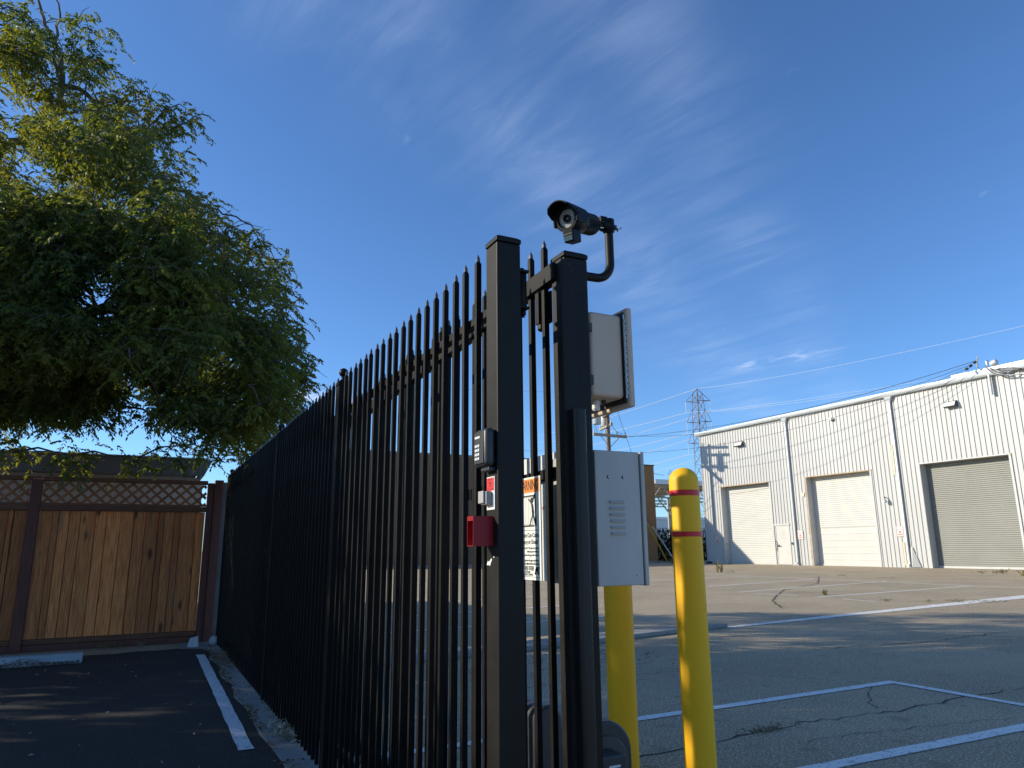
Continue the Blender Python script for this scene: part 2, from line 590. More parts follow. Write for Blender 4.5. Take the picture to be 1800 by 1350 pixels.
TRIM = material("white_trim_paint", [(0.46, 0.46, 0.44), (0.53, 0.53, 0.51)], 0.5, scale=2, spots=[(7, (1, 1, 0.6), 0.64, 0.72, (0.45, 0.32, 0.18), 0.6)])
RUSTTRIM = material("rust_stained_trim", [(0.34, 0.23, 0.12), (0.46, 0.38, 0.28)], 0.7, scale=5, spots=[(6, (1, 1, 0.5), 0.5, 0.62, (0.33, 0.19, 0.08), 0.6)])
DOORWHITE = material("cream_shutter_paint", [(0.50, 0.49, 0.45), (0.55, 0.54, 0.50)], 0.5, scale=0.8, stretch=(1, 1, 2.5),
                     spots=[(1.2, (1, 1, 1.4), 0.6, 0.75, (0.66, 0.60, 0.47), 0.6)])
DOORGREY = material("grey_shutter_paint", [(0.19, 0.19, 0.165), (0.22, 0.22, 0.19)], 0.45, scale=0.8)
GUTTER = material("grey_gutter_metal", [(0.48, 0.51, 0.52), (0.56, 0.59, 0.60)], 0.4, 0.2, scale=1.5)
ROOFMETAL = material("pale_roof_metal", [(0.70, 0.70, 0.69), (0.78, 0.78, 0.77)], 0.4, 0.1, scale=1)
BROWNWALL = material("brown_stucco", [(0.145, 0.103, 0.072), (0.18, 0.128, 0.088)], 0.9, scale=0.4, bump=0.2, bscale=12)
TANWALL = material("tan_stucco", [(0.29, 0.165, 0.075), (0.34, 0.195, 0.09)], 0.9, scale=0.4)
BEIGEWALL = material("beige_stucco", [(0.52, 0.42, 0.34), (0.60, 0.49, 0.40)], 0.9, scale=2, bump=0.2, bscale=50)
FASCIA = material("slate_fascia_paint", [(0.12, 0.122, 0.126), (0.145, 0.147, 0.15)], 0.45, scale=2, stretch=(0.3, 1, 1))
REDWOOD = material("stained_redwood", [(0.095, 0.028, 0.017), (0.17, 0.052, 0.032)], 0.7, scale=5, stretch=(12, 12, 0.8), bump=0.2, bscale=9, rand=0.15)
RAILWOOD = material("stained_rail_wood", [(0.12, 0.038, 0.016), (0.21, 0.075, 0.031)], 0.7, scale=5, stretch=(0.9, 12, 12), bump=0.2, bscale=9, rand=0.15)
LATTICE = material("lattice_wood", [(0.24, 0.085, 0.03), (0.40, 0.16, 0.06)], 0.7, scale=9, rand=0.2)
PLANK = plank_material()
POLEWOOD = material("weathered_pole_wood", [(0.13, 0.085, 0.055), (0.22, 0.155, 0.105)], 0.85, scale=3, stretch=(8, 8, 0.6))
ARMWOOD = material("weathered_arm_wood", [(0.26, 0.22, 0.17), (0.38, 0.33, 0.27)], 0.85, scale=3, stretch=(1, 8, 8))
TRANSF = material("transformer_grey", [(0.42, 0.44, 0.45), (0.5, 0.52, 0.53)], 0.5)
WIRE_DK = material("dark_cable", [(0.02, 0.02, 0.02), (0.03, 0.03, 0.03)], 0.6)
WIRE_LT = material("aluminium_conductor", [(0.70, 0.71, 0.72), (0.8, 0.81, 0.82)], 0.35, 0.6)
LATTSTEEL = material("tower_steel", [(0.12, 0.085, 0.075), (0.17, 0.13, 0.115)], 0.6, 0.2, scale=0.2)
PORCELAIN = material("glass_insulator", [(0.45, 0.50, 0.52), (0.6, 0.64, 0.66)], 0.3)
CANOPYSTEEL = material("canopy_steel", [(0.34, 0.33, 0.27), (0.42, 0.41, 0.34)], 0.6)
CANOPYROOF = material("canopy_sheet", [(0.30, 0.28, 0.25), (0.36, 0.34, 0.3)], 0.6)
BARK = material("grey_bark", [(0.07, 0.057, 0.048), (0.14, 0.12, 0.10)], 0.9, scale=9, stretch=(1, 1, 0.35), bump=0.6, bscale=20)
LEAF = leaf_material("tree_leaves", (0.048, 0.080, 0.032), (0.085, 0.112, 0.034), (0.145, 0.150, 0.030), 0.45)
LEAF_DK = leaf_material("shrub_leaves", (0.014, 0.022, 0.010), (0.026, 0.036, 0.014), (0.05, 0.06, 0.02), 0.2)
LITTER = material("dead_leaves", [(0.10, 0.055, 0.028), (0.22, 0.145, 0.075), (0.34, 0.26, 0.14)], 0.8, scale=22, detail=2)
LITTER_PALE = material("pale_dry_leaves", [(0.26, 0.22, 0.15), (0.46, 0.40, 0.30)], 0.7, scale=14, detail=2)
WEED = material("weed_green", [(0.13, 0.12, 0.035), (0.25, 0.21, 0.08)], 0.7, scale=9)
STONE = material("pale_stone", [(0.42, 0.42, 0.44), (0.56, 0.56, 0.58)], 0.8, scale=20, bump=0.4, bscale=60)
LENSGLASS = material("lens_glass", [(0.004, 0.004, 0.006), (0.008, 0.008, 0.012)], 0.08, spec=0.8)
IRRING = material("led_ring_plate", [(0.24, 0.225, 0.21), (0.30, 0.285, 0.265)], 0.4, scale=60)
YELLOWGUARD = material("yellow_guard", [(0.5, 0.33, 0.03), (0.58, 0.4, 0.05)], 0.5)
LAMPWHITE = material("lamp_lens_white", [(0.78, 0.78, 0.77), (0.84, 0.84, 0.83)], 0.35)
LAMPBODY = material("lamp_bronze_body", [(0.05, 0.05, 0.05), (0.09, 0.085, 0.08)], 0.5)

# ------------------------------------------------------------------ the ground
g = MB()
g.quad((-900, -900, 0), (1200, -900, 0), (1200, 1200, 0), (-900, 1200, 0))
g.build("ground", ASPHALT_OLD, kind="structure", label="weathered grey asphalt yard with cracks between fence and warehouse")
# dark resealed lot left of the fence, edge a little ragged
edge = [(0.69 + 0.018 * math.sin(i * 1.7) + 0.01 * math.sin(i * 4.3), -3 + i * 0.3) for i in range(39)]
edge = [(x + (0.0 if y < 4.2 else 0.0), y) for x, y in edge if y < 8.6]
north = [(0.43, 8.74), (0.25, 8.70), (0.05, 8.72), (-0.15, 8.64), (-0.4, 8.66), (-1.0, 8.68), (-14, 8.66)]
g = MB()
edge = [(x, y) for x, y in edge if y > -.5]
pts = edge + [(0.66, 8.62)] + north + [(-14, edge[0][1])]
g.add([(x, y, 0.004) for x, y in pts], [tuple(range(len(pts)))])
gs = MB()
gs.quad((-40, -16, .004), (40, -16, .004), (40, edge[0][1] - .02, .004), (-40, edge[0][1] - .02, .004))
gs.build("bounce_apron", PAVE, kind="structure", label="pale concrete apron added behind the camera to bounce sunlight")  # unseen ground added behind the camera as warm bounce fill for shaded faces
g.build("parking_lot", ASPHALT_NEW, kind="structure", label="freshly sealed black asphalt lot in front of the wooden fence")
g = MB()
pts2 = [(x, y) for x, y in edge if y > -.4] + [(0.67, 8.6), (0.45, 8.76), (0.45, 9.16), (0.93, 9.16), (0.93, -.3)]
ins = [(x + 0.004, y) for x, y in pts2[:-5]] + pts2[-5:]
n = len(ins)
g.add([(x, y, 0.010) for x, y in ins] + [(x, y, 0.0) for x, y in ins], [tuple(range(n))] + [(i, i + n, (i + 1) % n + n, (i + 1) % n) for i in range(n)])
g.build("concrete_footing_path", CONCRETE, kind="structure", label="narrow concrete strip along the foot of the iron fence")


def stripe(name, pts4, mat, z, label):
    m = MB()
    # long thin quads cut up, edges slightly uneven
    a, b, c, d = [Vector((p[0], p[1], 0)) for p in pts4]
    k = max(2, int((b - a).length / 0.12))
    k = min(k, 90)
    vs = []
    for i in range(k + 1):
        t = i / k
        j = 0.003
        vs.append(a.lerp(b, t) + Vector((random.uniform(-j, j), random.uniform(-j, j), z)))
        vs.append(d.lerp(c, t) + Vector((random.uniform(-j, j), random.uniform(-j, j), z)))
    m.add(vs, [(2 * i, 2 * i + 2, 2 * i + 3, 2 * i + 1) for i in range(k)])
    return m.build(name, mat, kind="structure", label=label)


def band(p, q, w):
    p, q = Vector((*p, 0)), Vector((*q, 0))
    s = (q - p).normalized().cross(Vector((0, 0, 1))) * w / 2
    return [p + s, q + s, q - s, p - s]


stripe("road_marking", [(0.536, 4.215), (0.575, 8.12), (0.655, 8.10), (0.612, 4.215)], PAINT_FRESH, 0.008, "white stall line along the concrete strip on the dark asphalt")
stripe("road_marking", [(1.0, 3.735), (5.12, 3.84), (5.12, 3.925), (1.0, 3.815)], PAINT, 0.004, "white stall line running right behind the yellow bollards")
stripe("road_marking", [(5.045, 1.5), (5.045, 3.838), (5.125, 3.838), (5.125, 1.5)], PAINT, 0.0045, "white line closing the stall at its right end")
stripe("road_marking", [(1.6, 2.585), (5.04, 2.575), (5.04, 2.675), (1.6, 2.67)], PAINT, 0.0042, "white stall line nearest the lower right corner")
for p, q, w in (((13.0, 14.85), (18.4, 16.25), .1), ((11.95, 12.68), (18.7, 14.05), .1), ((12.0, 10.6), (18.2, 11.35), .1), ((18.57, 21.2), (18.15, 9.6), .1),
                ((11.98, 12.2), (12.08, 11.15), .07), ((12.0, 10.0), (11.89, 9.2), .07), ((14.0, 18.5), (18.5, 19.2), .1), ((10.5, 17.6), (13.6, 18.1), .1)):
    stripe("road_marking", band(p, q, w), PAINT_OLD, 0.004, "faded white parking line on the far sunlit asphalt")
for p, q, w in (((3.2, 13.2), (7.6, 14.0), .1), ((3.0, 10.9), (7.2, 11.6), .1), ((2.6, 9.0), (6.8, 9.5), .09)):
    stripe("road_marking", band(p, q, w), PAINT_OLD, 0.004, "faded white parking line seen through the iron pickets")
stripe("road_marking", [(6.7, 7.30), (17.0, 8.55), (17.0, 9.0), (6.7, 7.42)], PAINT_OLD, 0.0043, "broad worn white line crossing the yard at the shade edge")
g = MB()
P = [(1.25, 6.45), (3.0, 6.62), (4.5, 6.88), (5.6, 7.13), (6.68, 7.33), (6.69, 7.40), (5.6, 7.42), (4.86, 7.36), (3.0, 7.0), (1.25, 6.86)]
g.prism(P, 0.0, 0.05)
g.build("concrete_kerb", CONCRETE, kind="structure", bevel=0.012, label="low pale concrete kerb lying across the yard behind the bollards")


def crack(pts, w, z=0.003):
    m = MB()
    P = []
    for a, b in zip(pts[:-1], pts[1:]):
        a, b = Vector((*a, 0)), Vector((*b, 0))
        k = max(2, int((b - a).length / 0.07))
        for i in range(k):
            P.append(a.lerp(b, i / k) + Vector((random.gauss(0, .018), random.gauss(0, .018), 0)))
    vs = []
    for i, p in enumerate(P):
        t = (P[min(i + 1, len(P) - 1)] - P[max(i - 1, 0)]).normalized()
        s = Vector((-t.y, t.x, 0)) * w * random.uniform(.25, 1.25) / 2
        vs += [p + s + Vector((0, 0, z)), p - s + Vector((0, 0, z))]
    m.add(vs, [(2 * i, 2 * i + 1, 2 * i + 3, 2 * i + 2) for i in range(len(P) - 1)])
    return m


c = MB()
for pts_, w in (([(1.9, 3.05), (2.26, 3.16), (2.9, 3.22), (3.6, 3.3), (4.3, 3.22), (5.0, 3.3), (5.7, 3.27), (6.8, 3.4)], .014), ([(3.6, 5.6), (4.2, 5.0), (4.6, 4.4), (4.9, 3.9), (4.35, 3.5), (4.2, 3.25)], .008),
               ([(6.0, 5.4), (7.5, 5.2), (9.0, 5.35), (10.5, 5.1)], .016), ([(9.5, 9.1), (10.6, 10.4), (13.2, 12.6), (16.4, 14.4), (20, 17.5)], .035), ([(2.2, 3.05), (2.35, 2.75), (2.5, 2.6)], .008),
               ([(2.6, 5.0), (3.3, 5.2), (4.1, 5.0)], .008), ([(3.2, 3.0), (4.0, 2.9), (5.2, 2.7)], .005)):
    q = crack(pts_, w)
    c.add(q.v, q.f)
c.build("asphalt_cracks", CRACK, kind="structure", label="dark branching cracks in the grey asphalt")


# ------------------------------------------------------------------ litter, weeds
def leaf_quads(P, size, flat=0.35, aspect=0.38):
    """one four-sided leaf per point, lying roughly flat"""
    n = len(P)
    P = np.asarray(P, float)
    a = rng.uniform(0, 2 * np.pi, n)
    tl = rng.normal(0, flat, (n, 2))
    d = np.stack([np.cos(a), np.sin(a), tl[:, 0]], 1)
    w = np.stack([-np.sin(a), np.cos(a), tl[:, 1]], 1)
    s = rng.uniform(0.6, 1.3, n)[:, None] * size
    z = np.array([0, 0, 1.0]) * rng.uniform(0.0, 0.25, n)[:, None] * s
    v = np.stack([P - d * s / 2, P + w * s * aspect / 2 + z, P + d * s / 2, P - w * s * aspect / 2 + z], 1).reshape(-1, 3)
    v[:, 2] = np.maximum(v[:, 2], 0.006)
    return v


def quads_obj(name, v, mat, parent=None, **kw):
    me = bpy.data.meshes.new(name)
    n = len(v) // 4
    b = np.array(wloc(parent))
    me.vertices.add(len(v))
    me.vertices.foreach_set("co", (v - b).astype(np.float32).ravel())
    me.loops.add(4 * n)
    me.loops.foreach_set("vertex_index", np.arange(4 * n, dtype=np.int32))
    me.polygons.add(n)
    me.polygons.foreach_set("loop_start", np.arange(0, 4 * n, 4, dtype=np.int32))
    me.materials.append(mat)
    me.update()
    me.validate()
    o = bpy.data.objects.new(name, me)
    COL.objects.link(o)
    if parent:
        o.parent = parent
    return tag(o, **kw)


P = np.stack([rng.uniform(-4, 0.5, 420), rng.uniform(1.5, 8.6, 420), np.full(420, .012)], 1)
k = 700
t = rng.uniform(4.0, 8.4, k)
P2 = np.stack([0.70 + np.abs(rng.normal(0, .035, k)) - .02 + .05 * (rng.random(k) < .2) * rng.random(k), t, np.full(k, .016)], 1)
P2 = P2[rng.random(k) < 0.35 + 0.65 * (np.sin(t * 4.1) > 0)]
P3 = np.stack([rng.normal(.78, .05, 420), rng.normal(7.55, .35, 420), rng.uniform(.014, .05, 420)], 1)
P4 = np.stack([rng.normal(.70, .06, 160), rng.uniform(2.8, 3.9, 160), np.full(160, .014)], 1)
quads_obj("fallen_leaves", leaf_quads(np.concatenate([P2, P3, P4]), .026), LITTER, kind="stuff", label="brown dead leaves gathered along the concrete strip")
quads_obj("fallen_leaves", leaf_quads(P, .03, aspect=.3), LITTER_PALE, kind="stuff", label="pale dry leaves scattered over the dark asphalt")
xx = rng.uniform(-1.45, -.42, 900)
hh = .012 + .05 * np.exp(-((xx + .85) / .13) ** 2) * rng.random(900) + .02 * rng.random(900)
quads_obj("leaf_litter", leaf_quads(np.stack([xx, 8.09 - np.abs(rng.normal(0, .045, 900)) * (1 + 1.5 * np.exp(-((xx + .85) / .15) ** 2)), hh], 1), .022), LITTER, kind="stuff",
          label="drift of brown leaf litter against the concrete wheel stop")
q = np.stack([rng.normal(.80, .028, 260), rng.normal(4.42, .10, 260), rng.uniform(.012, .05, 260)], 1)
quads_obj("leaf_litter", leaf_quads(q, .05, aspect=.2, flat=.6), LITTER_PALE, kind="stuff", label="clump of dry strap leaves at the foot of the iron pickets")
q = np.stack([rng.normal(3.2, .09, 80), rng.normal(3.24, .03, 80), rng.uniform(.008, .02, 80)], 1)
q2 = np.stack([rng.uniform(1.6, 4.5, 500), 6.0 + rng.normal(0, .3, 500), rng.uniform(.006, .02, 500)], 1)
quads_obj("leaf_litter", leaf_quads(np.concatenate([q, q2]), .03), LITTER, kind="stuff", label="small patch of reddish leaves in a crack of the grey yard")


def tuft(m, c, h, r, n):
    for _ in range(n):
        a = random.uniform(0, 6.28)
        b = Vector((c[0] + random.gauss(0, r * .25), c[1] + random.gauss(0, r * .25), 0))
        tip = b + Vector((math.cos(a) * r * random.uniform(.2, 1), math.sin(a) * r * random.uniform(.2, 1), h * random.uniform(.4, 1)))
        mid = b.lerp(tip, .5) + Vector((0, 0, h * .15))
        w = Vector((-math.sin(a), math.cos(a), 0)) * .035 * h
        m.add([b - w, b + w, mid + w * .8, tip, mid - w * .8], [(0, 1, 2, 3, 4)])


m = MB()
for px, py, h, r, n_ in ((1264, 1006, .55, .14, 7), (1284, 1007, .12, .12, 6), (1452, 1046, .15, .10, 14), (1738, 1008, .16, .3, 9), (1762, 1008, .2, .25, 9), (1797, 1012, .25, .25, 16), (1480, 1013, .08, .2, 5),
                         (1560, 1017, .06, .3, 5), (1690, 1059, .06, .3, 8), (1720, 1060, .06, .25, 8), (1560, 1057, .06, .12, 10), (1630, 1058, .06, .12, 8), (1185, 990, .4, .4, 20)):
    w = spot(px, py, 2, 0)
    for _ in range(2):
        tuft(m, (w.x + random.gauss(0, r * .4), w.y + random.gauss(0, r * .4)), h, r, n_)
m.build("weeds", WEED, kind="stuff", label="small weeds growing in the cracks of the far asphalt")
m = MB()
for y_ in (6.0, 5.35, 5.1, 7.4, 4.9):
    tuft(m, (.81, y_), .05, .04, 8)
for x_ in (-.25, -.18, -.12, -.3, .1):
    tuft(m, (x_, 9.12), .09, .05, 8)
m.build("weeds", WEED, kind="stuff", label="green weeds sprouting at the foot of the wooden fence")

# ------------------------------------------------------------------ warehouse
WX, Y_N, Y_S, TOP = 30.5, 34.74, 6.0, 7.72
wh = thing("warehouse", (WX, Y_N, 0), "long white corrugated metal warehouse with three roller doors", "warehouse")
doors = [(29.41, 33.19, 4.40), (23.11, 26.86, 4.42), (16.81, 20.58, 4.45)]
MAN = (28.27, 29.26, 2.10)


def corr(m, y0, y1, z0, z1, pitch=.213, h=.032):
    """vertical ribs, same grid everywhere"""
    ys = []
    k0 = math.floor(y0 / pitch) - 1
    k = k0
    prof = []
    while k * pitch < y1 + pitch:
        b = k * pitch
        prof += [(b, 0), (b + .140, 0), (b + .158, h), (b + .195, h)]
        k += 1

    def xo(y):
        for (a, ha), (b, hb) in zip(prof[:-1], prof[1:]):
            if a <= y <= b:
                return ha + (hb - ha) * (y - a) / max(1e-9, b - a)
        return 0
    ys = sorted({y0, y1} | {y for y, _ in prof if y0 < y < y1})
    vs = []
    for y in ys:
        vs += [(WX - xo(y), y, z0), (WX - xo(y), y, z1)]
    m.add(vs, [(2 * i, 2 * i + 1, 2 * i + 3, 2 * i + 2) for i in range(len(ys) - 1)])


m = MB()
cuts = sorted([(a, b, h) for a, b, h in doors] + [MAN])
y = Y_S
for a, b, h in cuts:
    if a > y + .01:
        corr(m, y, a, 0, TOP)
    corr(m, max(a, y), b, h, TOP)
    y = b
corr(m, y, Y_N, 0, TOP)
m.build("wall", SIDING, wh)
m = MB()
m.box(WX + .02, WX + 26, Y_N - .25, Y_N, 0, TOP + .1)

m.build("end_wall", SIDING, wh)
MB().box(WX + .6, WX + 26, Y_S, Y_S + .2, 0, TOP + .1).build("end_wall", SIDING, wh)
MB().box(WX - .035, WX + .019, Y_N + .001, Y_N + .03, 0, TOP).build("corner_trim", TRIM, wh)
m = MB()
m.add([(WX - .08, Y_S, 7.86), (WX - .08, Y_N + .2, 7.86), (WX + 14, Y_N + .2, 8.9), (WX + 14, Y_S, 8.9), (WX - .08, Y_S, 7.80), (WX - .08, Y_N + .2, 7.80), (WX + 14, Y_N + .2, 8.84), (WX + 14, Y_S, 8.84)],
      [(0, 3, 2, 1), (4, 5, 6, 7), (0, 1, 5, 4), (1, 2, 6, 5), (2, 3, 7, 6), (3, 0, 4, 7)])
m.build("roof", ROOFMETAL, wh)
m = MB()
gp = [(-.02, 7.70), (-.16, 7.70), (-.20, 7.76), (-.215, 7.84), (-.215, 7.90), (-.195, 7.90), (-.19, 7.84), (-.02, 7.83)]
vs = [(WX + x, yy, z) for yy in (Y_S, Y_N + .28) for x, z in gp]
k = len(gp)
m.add(vs, [(i, (i + 1) % k, (i + 1) % k + k, i + k) for i in range(k)] + [tuple(range(k)), tuple(range(2 * k - 1, k - 1, -1))])
m.build("gutter", GUTTER, wh)
m = MB()
m.box(WX - .225, WX - .05, 9, 18.5, 7.87, 8.02)
m.build("roof_flashing", ROOFMETAL, wh, label="bright white flashing strip above the gutter")
for y_, zt in ((27.86, 7.7), (21.62, 7.7)):
    m = MB()
    m.box(WX - .13, WX - .04, y_ - .05, y_ + .05, .16, 7.45)
    m.box(WX - .20, WX - .04, y_ - .05, y_ + .05, .06, .16)
    for zz in (2.2, 4.1, 5.6, 6.9):
        m.box(WX - .14, WX - .035, y_ - .065, y_ + .065, zz, zz + .05)
    d = m.build("downspout", GUTTER, wh)
    m = MB()
    m.add([(WX - .19, y_ - .18, 7.69), (WX - .04, y_ - .18, 7.69), (WX - .04, y_ + .18, 7.69), (WX - .19, y_ + .18, 7.69), (WX - .135, y_ - .055, 7.42), (WX - .035, y_ - .055, 7.42), (WX - .035, y_ + .055, 7.42), (WX - .135, y_ + .055, 7.42)],
          [(0, 1, 2, 3), (4, 7, 6, 5), (0, 4, 5, 1), (1, 5, 6, 2), (2, 6, 7, 3), (3, 7, 4, 0)])
    m.build("hopper", GUTTER, d)
REC = .385
for i, (a, b, h) in enumerate(doors):
    m = MB()
    prof = []
    z = 0.0
    if i == 1:
        for k in range(6):
            prof += [(z + .0, .012), (z + .03, 0), (z + .28, .0), (z + .31, .012)]
            z += .31
    pitch, dep = ((.1, .016) if i < 2 else (.0833, .018))
    while z < h - .02:
        for fr, d_ in ((0, 0), (.18, .55), (.42, 1), (.62, .9), (.85, .25)):
            prof.append((z + fr * pitch, dep * d_))
        z += pitch
    prof.append((h, 0))
    vs = []
    for z, d_ in prof:
        vs += [(WX + REC - d_, a, z), (WX + REC - d_, b, z)]
    m.add(vs, [(2 * j, 2 * j + 1, 2 * j + 3, 2 * j + 2) for j in range(len(prof) - 1)])
    d = m.build("roller_door", DOORWHITE if i < 2 else DOORGREY, wh, label=["white roller shutter furthest along the wall, half crossed by shadow", "white roller shutter with wide flat lower slats", "grey ribbed roller shutter nearest the camera"][i])
    m = MB().box(WX + REC - .03, WX + REC + .01, a, b, 0.0, .09)
    m.build("bottom_bar", TRIM if i != 1 else DOORWHITE, d)
    for yy, s in ((a, -1), (b, 1)):
        m = MB()
        m.box(WX - .045, WX + REC, min(yy, yy + s * .09), max(yy, yy + s * .09), 0, h + .002)
        m.build("door_jamb", TRIM, wh, bevel=0)
        if s > 0:
            MB().box(WX - .05, WX - .046, yy + .02, yy + .12, 0, h).build("jamb_trim", RUSTTRIM if i == 1 else TRIM, wh)
    m = MB()
    m.box(WX - .05, WX + REC, a - .09, b + .12, h + .004, h + .05)
    m.build("door_head", RUSTTRIM if i < 2 else TRIM, wh)
a, b, h = MAN
m = MB().box(WX - .012, WX + .03, a + .05, b - .05, .02, h - .05)
md = m.build("entrance_door", DOORWHITE, wh, bevel=.008)
m = MB()
m.box(WX - .03, WX + .04, a, a + .05, 0, h)
m.box(WX - .03, WX + .04, b - .05, b, 0, h)
m.box(WX - .05, WX + .04, a - .04, b + .04, h - .05, h + .03)
m.build("door_frame", TRIM, wh)
m = MB()
m.box(WX - .07, WX - .012, b - .20, b - .10, .95, 1.05)
m.tube([(WX - .07, b - .15, 1.0), (WX - .10, b - .15, 1.0), (WX - .10, b - .32, 1.0)], .018, 8)
m.tube([(WX - .03, b - .02, 1.25), (WX - .09, b - .02, 1.2), (WX - .09, b - .02, .75)], .02, 8)
m.build("door_handle", LAMPBODY, md)
MB().box(WX - .08, WX - .02, a - .18, a - .08, 1.05, 1.16).build("lock_box", LAMPBODY, wh)
m = MB()
for zz, w in ((1.72, .11), (1.60, .16), (1.50, .13), (1.36, .14)):
    m.box(WX - .016, WX - .0125, (a + b) / 2 - w, (a + b) / 2 + w * .6, zz, zz + .05)
m.build("faded_notice", GREYINK, md)
MBx = MB().box(WX - .045, WX - .034, 27.08, 27.30, 3.47, 3.68)
MBx.build("patch_plate", material("cream_patch", [(0.55, 0.54, 0.42), (0.6, 0.59, 0.46)]), wh)
m = MB()
STAIN = material("yellow_stain_paint", [(0.52, 0.45, 0.28), (0.56, 0.53, 0.42)], .6, scale=3)
for y_, z0, z1 in ((21.76, .1, 1.1), (21.76, 4.1, 5.5)):
    MB().box(WX - .052, WX - .033, y_, y_ + .1, z0, z1).build("stained_strip", STAIN, wh)
m = MB()
m.add([(WX - .05, 21.1, .02), (WX - .05, 21.55, .02), (WX - .22, 21.4, .02), (WX - .05, 21.5, .85), (WX - .05, 21.42, .9)], [(0, 2, 4), (2, 1, 3, 4)])
m.build("bent_sheet", SIDING, wh, label="bent loose siding sheet at the downspout foot")


def wall_lamp(y0, y1, z0, z1, label):
    t = thing("wall_lamp", (WX - .03, (y0 + y1) / 2, z0), label, "lamp", "wall pack lamps on the warehouse")
    yc = (y0 + y1) / 2
    w = (y1 - y0) / 2
    m = MB()
    prof = [(WX - .035, z0), (WX - .24, z0), (WX - .26, z0 + .04), (WX - .16, z1 - .03), (WX - .10, z1), (WX - .035, z1)]
    k = len(prof)
    vs = [(x, yy, z) for yy in (yc - w, yc + w) for x, z in prof]
    m.add(vs, [(i, (i + 1) % k, (i + 1) % k + k, i + k) for i in range(k)] + [tuple(range(k)), tuple(range(2 * k - 1, k - 1, -1))])
    m.build("lamp_body", LAMPBODY, t, bevel=.01)
    m = MB()
    e = .004
    pr = [(WX - .262, z0 + .05), (WX - .164, z1 - .04), (WX - .10 - .01, z1 - .012)]
    m.add([(x - e, yy, z) for yy in (yc - w * .97, yc + w * .97) for x, z in pr] + [(x + .02, yy, z) for yy in (yc - w * .97, yc + w * .97) for x, z in pr],
          [(0, 3, 4, 1), (1, 4, 5, 2), (6, 7, 10, 9), (7, 8, 11, 10), (0, 1, 7, 6), (1, 2, 8, 7), (3, 9, 10, 4), (4, 10, 11, 5), (0, 6, 9, 3), (2, 5, 11, 8)])
    m.build("lamp_lens", LAMPWHITE, t)


wall_lamp(31.05, 31.62, 6.62, 6.88, "white wall lamp high above the furthest roller door")
wall_lamp(18.52, 19.0, 6.70, 6.96, "white wall lamp high above the grey roller door")
t = thing("wall_lamp", (WX - .03, 24.88, 7.1), "tiny white floodlight under the gutter above the middle roller door", "lamp", "small wall floodlights")
MB().box(WX - .20, WX - .06, 24.80, 24.98, 7.13, 7.24).build("lamp_body", LAMPWHITE, t, bevel=.02)
MB().box(WX - .09, WX - .03, 24.84, 24.90, 7.06, 7.2).build("bracket", LAMPBODY, t)
t = thing("wall_lamp", (WX - .03, 22.4, 2.9), "small bracket lamp at head height between two roller doors", "lamp", "small wall floodlights")
m = MB()
m.tube([(WX - .03, 22.40, 3.10), (WX - .16, 22.40, 3.14), (WX - .22, 22.36, 3.02)], .022, 8)
m.build("bracket", LAMPBODY, t)
MB().lathe([(.02, .08), (.05, .06), (.09, -.02), (.1, -.1), (.08, -.11)], (WX - .2, 22.38, 2.98), None, 12).build("lamp_body", GUTTER, t, smooth=True)


def parking_sign(y0, y1, z0, z1, label):
    t = thing("parking_sign", (WX - .04, (y0 + y1) / 2, z0), label, "sign", "no parking signs on the warehouse wall")
    x = WX - .042
    MB().box(x - .006, x, y0, y1, z0, z1).build("sign_plate", SIGNWHITE, t, bevel=0)
    yc, w, h = (y0 + y1) / 2, y1 - y0, z1 - z0
    kw = ((0, -1, 0), (0, 0, 1), REDINK, t)
    text("lettering", "NO", h * .22, (x - .008, yc, z1 - h * .15), *kw)
    text("lettering", "PARKING", h * .19, (x - .008, yc, z1 - h * .36), *kw, sx=.85)
    m = MB()
    for fz, fw in ((.55, .5), (.66, .36), (.82, .75)):
        m.box(x - .008, x - .0065, yc - w * fw / 2, yc + w * fw / 2, z1 - h * fz - .02, z1 - h * fz + .02)
    e = .012
    for (ya, yb, za, zb) in ((y0 + e, y0 + 2 * e, z0 + e, z1 - e), (y1 - 2 * e, y1 - e, z0 + e, z1 - e), (y0 + 2 * e, y1 - 2 * e, z0 + e, z0 + 2 * e), (y0 + 2 * e, y1 - 2 * e, z1 - 2 * e, z1 - e)):
        m.box(x - .008, x - .0065, ya, yb, za, zb)
    m.build("red_border", REDINK, t)


parking_sign(27.39, 27.73, 1.32, 1.77, "red and white no parking sign right of the first downspout")
parking_sign(21.75, 22.07, 1.36, 1.81, "red and white no parking sign beside the downspout with yellow stain")
parking_sign(33.63, 33.93, 1.20, 1.58, "shaded no parking sign at the far left end of the warehouse")

